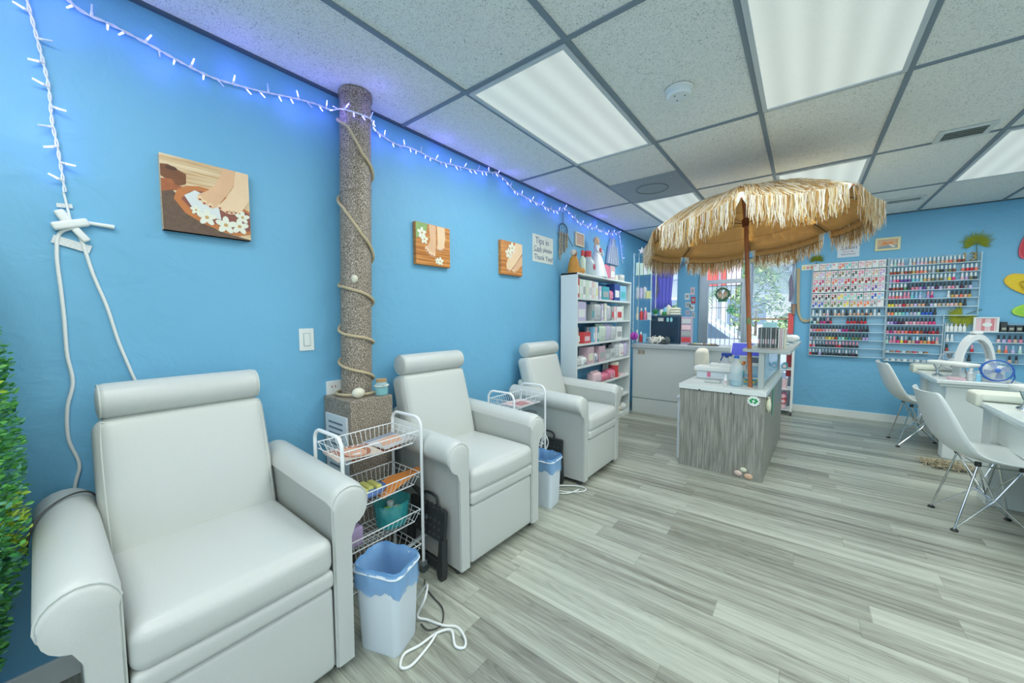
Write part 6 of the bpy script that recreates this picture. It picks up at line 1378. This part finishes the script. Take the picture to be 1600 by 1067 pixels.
    m.build('straw', P('straw_beige', 'B8AE93', .9, var=.2, scale=90), t, smooth=60, fix=False)
nail_tables()

# ================================================================ POLISH RACKS
CN = {'clear': 'DDE7E8', 'white': 'F0EFEA', 'nude': 'DDB9A2', 'beige': 'CFAE92', 'brown': '8A5138', 'rust': 'A9472F', 'coral': 'EE7D63', 'orange': 'F2844A', 'peach': 'F0B291', 'pale pink': 'EBC3CB', 'pink': 'E58BA6', 'hot pink': 'E0407F', 'magenta': 'B8357E', 'red': 'CF2F3A', 'dark red': '8C2330', 'plum': '5C2A48', 'purple': '6B4A9C', 'lilac': 'B9A3D6', 'lavender': 'C9BFE6', 'navy': '2E3F6E', 'blue': '2F5FC0', 'sky blue': '8EC3EA', 'aqua': '74D0CF', 'teal': '2E8A8A', 'mint': 'B2E0CF', 'green': '5A8F5E', 'olive': '7D7A4A', 'grey': '8C9294', 'dark grey': '4F5558', 'black': '2C2E33', 'yellow': 'ECD94A', 'gold': 'C9A75A', 'silver': 'B8BEC4', 'charcoal': '3B4045'}
CAPS = {'w': ('white', P('cap_white', 'E7F0F2', .3)), 'k': ('black', P('cap_black', '2B3A40', .3)), 'p': ('pink', P('cap_pink', 'E79CB0', .3)), 's': ('silver', P('cap_silver', 'B9C3C8', .25, .7)), 'b': ('pale blue', P('cap_blue_pale', '9CC8E0', .3))}
BT = {}
def polish_mesh(cap):
    if cap in BT: return BT[cap]
    m = MB(); r = .0125
    m.lathe((0, 0, 0), [(r*.85, 0), (r, .003), (r, .024), (r*.72, .031), (r*.45, .034)], 10, 0)
    m.lathe((0, 0, 0), [(r*.62, .033), (r*.66, .036), (r*.52, .069), (r*.42, .071)], 10, 1)
    BT[cap] = m.mesh('nail_polish', [M_OBJ, CAPS[cap][1]], 40); return BT[cap]
def gift_mesh():
    if 'gift' in BT: return BT['gift']
    m = MB(); m.box(-.0285, .0285, -.013, .013, 0, .086, 0); m.box(-.022, -.002, -.0145, -.013, .008, .045, 1); m.box(.004, .022, -.0145, -.013, .03, .072, 1); m.box(-.022, .0, -.0145, -.013, .055, .075, 2)
    BT['gift'] = m.mesh('polish_gift_box', [P('gift_box_white', 'E9E9E4', .4), M_OBJ, P('gift_box_pink', 'D89AB0', .4)], 0); return BT['gift']
def racks():
    LZ = [1.867, 1.767, 1.676, 1.584, 1.484, 1.392, 1.285, 1.185, 1.084, .983, .884, .779]; RZ = [1.862, 1.763, 1.670, 1.577, 1.480, 1.386, 1.288, 1.18, 1.073, .961, .850, .750]
    def rack(lb, x0, x1, zs, x2=None, zbreak=None):
        t = thing('polish_rack', lb, 'rack', (x0, YB, zs[-1]), group=None); w = x1-x0; h = zs[0]-zs[-1]+.10
        if x2 is None: MB().box(0, w, -.005, -.001, -.01, h).build('back_sheet', M_ACRYL, t)
        else: MB().prism([(0, -.01), (x2-x0, -.01), (x2-x0, zbreak-zs[-1]), (w, zbreak-zs[-1]), (w, h), (0, h)], 1, -.005, -.001).build('back_sheet', M_ACRYL, t)
        lip = clear('acrylic_edge', 'D9F2FA', .65, .1)
        for z in zs:
            xe = w if (x2 is None or z > zbreak-.02) else x2-x0
            s = MB().box(0, xe, -.050, -.005, z-zs[-1]-.004, z-zs[-1]-.001).build('shelf', M_ACRYL, t); MB().box(0, xe, -.053, -.050, z-zs[-1]-.005, z-zs[-1]+.003).build('front_lip', lip, s)
        for x in ((0, w) if x2 is None else (0, x2-x0, w)):
            zb = -.01 if (x2 is None or x < w) else zbreak-zs[-1]
            MB().box(x-.003, x+.003, -.053, -.001, zb, h if (x2 is None or x == 0 or x == w) else zbreak-zs[-1]).build('side_sheet', lip, t)
    rack('left clear acrylic wall rack, filled with polish gift boxes and bottles', 2.10, 2.795, LZ); rack('middle tall clear acrylic wall rack full of nail polish', 2.805, 3.50, RZ, 3.26, 1.30)
    LZ2 = [1.105, .995, .885, .780]; rack('right low clear acrylic wall rack behind the arch lamp', 3.275, 4.25, LZ2)
    NM = {'L': 'left rack', 'R': 'middle rack', 'Q': 'low right rack'}
    def bottle(x, z, cap, col, lb, sc=1):
        o = bpy.data.objects.new('nail_polish', polish_mesh(cap)); COL.objects.link(o); o.location = (x, YB-.028, z); o.color = lin(CN[col]); o.scale = (1.12, 1.12, 1.14); o['label'] = lb; o['category'] = 'nail polish'; o['group'] = 'nail polish bottles on the wall racks'
    rnd = random.Random(12); tot = 0
    # left rack: rows one to six are paired gift boxes
    gcols = [['clear', 'nude', 'sky blue', 'white', 'coral', 'aqua', 'silver', 'pale pink', 'nude', 'clear', 'silver'], ['nude', 'lavender', 'peach', 'grey', 'olive', 'grey', 'dark grey', 'pink', 'silver', 'beige', 'lilac'], ['pink', 'magenta', 'nude', 'coral', 'lilac', 'red', 'red', 'brown', 'dark red', 'rust', 'pink'],
             ['red', 'brown', 'dark red', 'plum', 'grey', 'black', 'dark grey', 'silver', 'lilac', 'purple', 'lavender'], ['plum', 'dark grey', 'charcoal', 'brown', 'yellow', 'aqua', 'mint', 'teal', 'silver', 'blue', 'sky blue'], ['blue', 'blue', 'green', 'olive', 'green', 'yellow', 'gold', 'orange', 'orange', 'grey', 'white']]
    for r in range(6):
        for i, c in enumerate(gcols[r]):
            o = bpy.data.objects.new('polish_gift_box', gift_mesh()); COL.objects.link(o); o.location = (2.136+.0612*i+rnd.uniform(-.002, .002), YB-.028, LZ[r]); o.color = lin(CN[c])
            o['label'] = 'white gift box printed %s, %s from the left, %s row, left polish rack' % (c, ORD[i], ORD[r]); o['category'] = 'gift box'; o['group'] = 'paired polish gift boxes on the left rack'
    def row(side, r, z, x0, step, spec):
        nonlocal tot
        n = 0; x = x0
        for it in spec:
            if it is None: x += step; continue
            cap, col = it; capn = CAPS[cap][0]
            bottle(x+rnd.uniform(-.0015, .0015), z, cap, col, '%s nail polish with %s cap, %s from left, %s row, %s' % (col, capn, ORD[n], ORD[r], NM[side])); tot += 1; n += 1; x += step
    def seq(cap, cols): return [(cap, c) for c in cols]
    W_ = 'w'
    row('L', 6, LZ[6], 2.125, .0362, [(('w' if i % 2 == 0 else 'k'), c) for i, c in enumerate(['clear', 'clear', 'white', 'nude', 'pale pink', 'dark grey', 'nude', 'peach', 'beige', 'black', 'nude', 'beige', 'peach', 'beige', 'brown', 'beige', 'clear', 'white'])])
    row('L', 7, LZ[7], 2.112, .0322, [('w', 'teal'), ('k', 'clear'), ('w', 'olive'), ('k', 'magenta'), ('k', 'hot pink'), ('p', 'plum'), ('k', 'red')]+[None]*4+seq('k', ['red', 'red', 'red', 'dark red', 'red', 'red']))
    row('L', 8, LZ[8], 2.112, .0316, seq('k', ['pale pink', 'pink', 'coral', 'coral', 'pink', 'pale pink', 'pale pink', 'nude', 'pale pink', 'lavender', 'magenta', 'magenta', 'plum', 'dark red', 'dark grey', 'plum', 'charcoal', 'black']))
    row('L', 9, LZ[9], 2.112, .0316, seq('k', ['lavender', 'grey', 'silver', 'grey', 'silver', 'gold', 'yellow', 'gold', 'rust', 'aqua', 'mint', 'green', 'teal', 'olive', 'green', 'olive', 'lilac', 'lilac']))
    row('L', 10, LZ[10], 2.112, .0322, seq('w', ['red', 'pink'])+seq('s', ['black', 'charcoal', 'black'])+seq('p', ['black', 'charcoal', 'black', 'dark red'])+[('w', 'red')]+seq('p', ['black', 'charcoal', 'black', 'charcoal', 'black']))
    row('L', 11, LZ[11], 2.112, .0322, [('w', 'red'), ('w', 'black'), ('s', 'black'), ('w', 'lilac')]+seq('s', ['black', 'charcoal', 'black', 'charcoal', 'black'])+[('w', 'black'), ('s', 'black'), ('w', 'charcoal'), ('s', 'black'), ('s', 'plum'), ('w', 'black')])
    X0 = 2.824; st = .0308
    row('R', 0, RZ[0], X0, st, seq('w', ['white', 'mint', 'pale pink', 'pale pink'])+[None]+seq('w', ['clear', 'nude', 'lavender', 'pale pink', 'pale pink', 'beige', 'beige', 'silver', 'nude', 'peach', 'coral', 'beige', 'rust', 'brown']))
    row('R', 1, RZ[1], X0, st, seq('w', ['rust', 'rust', 'brown', 'nude', 'rust', 'brown', 'gold', 'coral', 'coral', 'peach', 'grey', 'silver', 'olive', 'black', 'grey', 'olive', 'brown'])+[None]+seq('w', ['coral', 'red', 'red', 'coral']))
    row('R', 2, RZ[2], X0, st, seq('w', ['lilac', 'pink', 'hot pink', 'purple', 'purple', 'purple', 'aqua', 'sky blue', 'mint', 'gold', 'beige', 'olive', 'grey', 'olive', 'silver', 'yellow', 'hot pink'])+[None]+seq('w', ['pale pink', 'lilac', 'olive', 'charcoal']))
    row('R', 3, RZ[3], X0, st, seq('w', ['plum', 'rust', 'brown', 'dark red', 'green'])+seq('k', ['charcoal', 'pink', 'pink', 'lilac', 'purple', 'silver', 'lavender', 'plum', 'lavender', 'grey', 'pale pink', 'pink', 'silver', 'plum', 'grey', 'lavender']))
    row('R', 4, RZ[4], X0, st, seq('w', ['pink', 'pink', 'coral', 'pink'])+seq('p', ['pink', 'pink'])+seq('b', ['aqua', 'sky blue', 'lavender'])+[None]+seq('p', ['lilac', 'magenta'])+[None, None, None]+[('w', 'clear')]+seq('k', ['gold', 'peach', 'coral', 'nude', 'gold']))
    row('R', 5, RZ[5], X0, st, seq('k', ['yellow', 'yellow', 'nude', 'pale pink', 'red', 'beige', 'nude', 'lavender', 'beige', 'peach', 'dark grey', 'lavender', 'white', 'beige', 'silver', 'nude', 'pale pink', 'nude', 'gold', 'charcoal']))
    row('R', 6, RZ[6], X0, st, seq('k', ['peach', 'orange', 'mint', 'mint', 'aqua', 'sky blue', 'silver', 'lavender', 'mint', 'blue', 'blue', 'blue', 'charcoal']))
    row('R', 7, RZ[7], X0, st, seq('k', ['lavender', 'lilac', 'purple', 'plum', 'plum', 'pale pink', 'pink', 'pale pink', 'pink', 'pink', 'pink', 'hot pink', 'hot pink']))
    row('R', 8, RZ[8], X0, st, seq('k', ['pink', 'magenta', 'pink', 'coral', 'pink', 'coral', 'red', 'rust', 'coral', 'rust', 'plum', 'dark red', 'red', 'dark red']))
    row('R', 9, RZ[9], X0, st, [('s', 'mint'), ('s', 'pink'), ('p', 'pink'), ('k', 'hot pink'), ('w', 'yellow'), ('s', 'red'), ('k', 'nude'), ('b', 'beige'), ('w', 'magenta'), ('k', 'coral'), ('k', 'gold'), ('w', 'orange'), ('s', 'red'), ('p', 'nude')])
    # low right rack
    row('Q', 1, LZ2[1], 3.30, .036, seq('w', ['white', 'clear'])+[None]*8+seq('k', ['pale pink', 'lavender', 'pink', 'nude', 'pink', 'pink', 'pale pink', 'pink']))
    row('Q', 2, LZ2[2], 3.30, .046, [('k', 'rust'), None, None, ('w', 'green'), ('p', 'red')]+[None]*3+[('w', 'gold'), ('p', 'coral'), ('b', 'lavender'), ('w', 'mint'), ('w', 'orange'), ('p', 'pink'), ('p', 'hot pink')])
    row('Q', 3, LZ2[3], 3.42, .046, seq('k', ['white', 'charcoal'])+[None]*5+seq('k', ['nude', 'grey'])+[None]+seq('k', ['white', 'clear', 'grey']))
    for i in range(5):
        item('bottle', 3.295+.031*i, YB-.03, LZ2[0], .028, .09, .028, 'white', 'white cone tipped nail glue bottle, %s from the left on the low right rack' % ORD[i], 'bottle', 'white cone tipped bottles', c2='silver')
    print('polish bottles', tot)
    t = thing('picture_frame', 'white framed print with pink stripes standing on the low right rack', 'picture', M=MK(3.565, 1.185, YB-.030)); f = MB(); w, h = .175, .16
    for a in ((-w/2, w/2, h/2-.014, h/2), (-w/2, w/2, -h/2, -h/2+.014), (-w/2, -w/2+.016, -h/2+.014, h/2-.014), (w/2-.016, w/2, -h/2+.014, h/2-.014)): f.box(*a, 0, .015)
    f.build('frame', M_WHITE, t); MB().box(-w/2+.016, w/2-.016, -h/2+.014, h/2-.014, .001, .006).build('print', cmat('pale pink'), t); [MB().box(x-.012, x+.012, -h/2+.014, h/2-.014, .006, .0068).build('printed_stripe', P('stripe_rose', 'D98C90', .5), t) for x in (-.018, .045)]; MB().prism(oval(.01, .0, .034, .022), 2, .0068, .0078).build('printed_dish', M_WHITE, t)
    for i in range(10):
        t = thing('black_tin', 'small black patterned tin, %s from the left on the top of the low right rack' % ORD[i], 'tin', (3.685+.05*i, YB-.03, LZ2[0]), group='black patterned tins'); MB().box(-.022, .022, -.018, .018, 0, .075 if i else .11).build('tin_body', P('tin_black', '343A3C', .4, var=.8, scale=90), t, bevel=.003); MB().box(-.014, .014, -.0195, -.018, .025, .05).build('label', P('tin_label', 'A8B09E', .5), t)
    for i in range(8): item('box', 2.83+.045*i, YB-.028, RZ[10], .042, .022, .03, ['silver', 'brown', 'red'][i % 3], '%s slim case, %s from the left on the eleventh row, middle rack' % (['silver', 'brown', 'red'][i % 3], ORD[i]), 'case', 'slim cases on the rack')
    for i in range(8): item('box', 2.83+.05*i, YB-.028, RZ[11], .046, .026, .03, 'white' if i % 2 else 'silver', '%s small box, %s from the left on the bottom row, middle rack' % ('white' if i % 2 else 'silver', ORD[i]), 'box', 'small boxes on the bottom row')
    # ornament letters at the top right
    t = thing('rustic_numerals', 'small rustic rope-edged ornament reading 13 on top of the middle rack', 'ornament', (3.415, YB-.03, RZ[0])); text('numerals', '13', .125, P('rustic_gold', 'A8915A', .7, bump=.6, scale=90), t, (0, 0, .055), ext=.006, rot=(PI/2, 0, 0)); MB().box(-.06, .06, -.012, .012, 0, .006).build('base', P('rustic_gold', 'A8915A', .7), t)
racks()

# ================================================================ DECORATION ON THE BACK WALL
def back_decor():
    def palm(lb, x, z, r, a0, a1, stem):
        t = thing('fan_palm_leaf', lb, 'leaf', M=MK(x, z), group='dried fan palm leaves'); g1 = P('fan_palm_green', 'A9B347', .6, var=.2, scale=30); m = MB(); n = 22
        for k in range(n):
            a = math.radians(a0+(a1-a0)*(k+.5)/n); da = math.radians((a1-a0)/n)*.5; L = r*(1+.12*math.sin(k*2.3))*(1 if 3 < k < n-4 else .82)
            zf = .012+.006*(k % 2)
            m.add([(0, 0, zf), (.56*r*math.cos(a-da), .56*r*math.sin(a-da), .010), (L*math.cos(a), L*math.sin(a), .03), (.56*r*math.cos(a+da), .56*r*math.sin(a+da), .010), (.4*r*math.cos(a), .4*r*math.sin(a), .022)], [(0, 1, 4), (1, 2, 4), (2, 3, 4), (3, 0, 4)])
        m.build('blade', g1, t, smooth=0, fix=False); MB().tube([(0, 0, .018), (stem[0]*.5, stem[1]*.5+.01, .02), (stem[0], stem[1], .012)], .0038, 6).build('stem', P('palm_stem', '5E7448', .6), t)
    palm('dried fan palm leaf at the top right corner of the middle polish rack', 3.465, 2.055, .135, -35, 215, (.01, -.20)); palm('dried fan palm leaf below the middle polish rack above the glue bottles', 3.405, 1.275, .15, 95, 370, (.13, .075)); palm('small dried fan palm leaf at the top left of the left polish rack', 2.135, 2.00, .095, -15, 195, (-.0, -.22))
    def sandal(lb, x, z, rot, col, L=.46, heel='round'):
        M = MK(x, z) @ Matrix.Rotation(rot, 4, 'Z'); t = thing('flip_flop_decoration', lb, 'flip-flop', M=M, group='large flip-flop wall decorations'); pts = []
        for k in range(40):
            a = 2*PI*k/40; c, s_ = math.cos(a), math.sin(a); xx = L/2*abs(c)**.72*(1 if c > 0 else -1); w = .078+.012*c-.010*math.cos(2*a); e = abs(s_)**.72*(1 if s_ > 0 else -1); pts.append((xx, w*e))
        MB().prism(pts, 2, .002, .022).build('sole', P('sole_edge_'+col, {'red': 'D9606E', 'yellow': 'F2C53C', 'green': 'B6E05A'}[col], .6), t, bevel=.004)
        MB().prism([(p[0]*.93, p[1]*.9) for p in pts], 2, .022, .0235).build('footbed', P('footbed_'+col, {'red': 'D2404E', 'yellow': 'E8C92E', 'green': '9BD448'}[col], .6, var=.12, scale=18), t)
        MB().tube(smooth_path([(-.02, .085, .024), (.03, .055, .05), (.12, .0, .03), (.03, -.055, .05), (-.02, -.085, .024)], 6), .008, 8).build('strap', P('strap_'+col, {'red': 'A83648', 'yellow': 'C9A82C', 'green': '8FBF78'}[col], .6), t)
    sandal('large red flip-flop hung high on the back wall at the right edge', 3.865, 2.075, math.radians(68), 'red'); sandal('large yellow flip-flop hung below the red one on the back wall', 3.875, 1.560, math.radians(148), 'yellow'); sandal('large lime green flip-flop hung lowest on the back wall', 3.965, 1.345, math.radians(6), 'green')
    t = thing('picture_frame', 'small cream framed seaside print high on the back wall', 'picture', M=MK(2.783, 2.135)); w, h = .215, .15; f = MB()
    for a in ((-w/2, w/2, h/2-.022, h/2), (-w/2, w/2, -h/2, -h/2+.022), (-w/2, -w/2+.024, -h/2+.022, h/2-.022), (w/2-.024, w/2, -h/2+.022, h/2-.022)): f.box(*a, 0, .018)
    f.build('frame', P('cream_frame_pale', 'E6DFB0', .5), t, bevel=.002); MB().box(-w/2+.024, w/2-.024, -h/2+.022, h/2-.022, .002, .008).build('print', P('seaside_sand', 'D9B28F', .6, var=.2, scale=30), t)
    MB().prism([(-.08, -.05), (.08, -.05), (.08, -.02), (.02, -.005), (-.03, -.02), (-.08, -.03)], 2, .008, .0088).build('printed_sea', P('seaside_grey', '8FA2AA', .5), t); MB().prism([(.0, .0), (.03, -.005), (.07, -.035), (.045, -.045)], 2, .0088, .0095).build('printed_path', cmat('cream'), t); MB().prism([(-.05, .0), (-.03, .03), (.0, .01), (.03, .025), (.055, .0), (.0, -.005)], 2, .0088, .0095).build('printed_roof', cmat('orange'), t)
    t = thing('salon_sign', 'white salon sign with script lettering on the back wall behind the umbrella fringe', 'sign', M=MK(2.438, 2.135)); w, h = .205, .235; MB().box(-w/2, w/2, -h/2, h/2, 0, .006).build('board', P('sign_pale', 'DCE4EA', .5), t)
    ik = P('sign_ink', '4B4560', .5); text('lettering', 'Salon', .072, ik, t, (0, -.002, .0065), shear=.25); text('lettering', 'Hours By', .028, P('sign_rose', 'C05A78', .5), t, (0, -.050, .0065)); text('lettering', 'Appointment', .026, ik, t, (0, -.080, .0065))
    t = thing('wall_card', 'small cream card with coloured sandals left of the left polish rack', 'card', M=MK(2.055, 1.925)); MB().box(-.07, .06, -.035, .035, 0, .006).build('card', cmat('cream'), t)
    for x, c in ((-.045, 'yellow'), (-.005, 'pink'), (.035, 'orange')): MB().prism(oval(x, -.006, .013, .018, 12), 2, .006, .0068).build('printed_sandal', cmat(c), t)
back_decor()
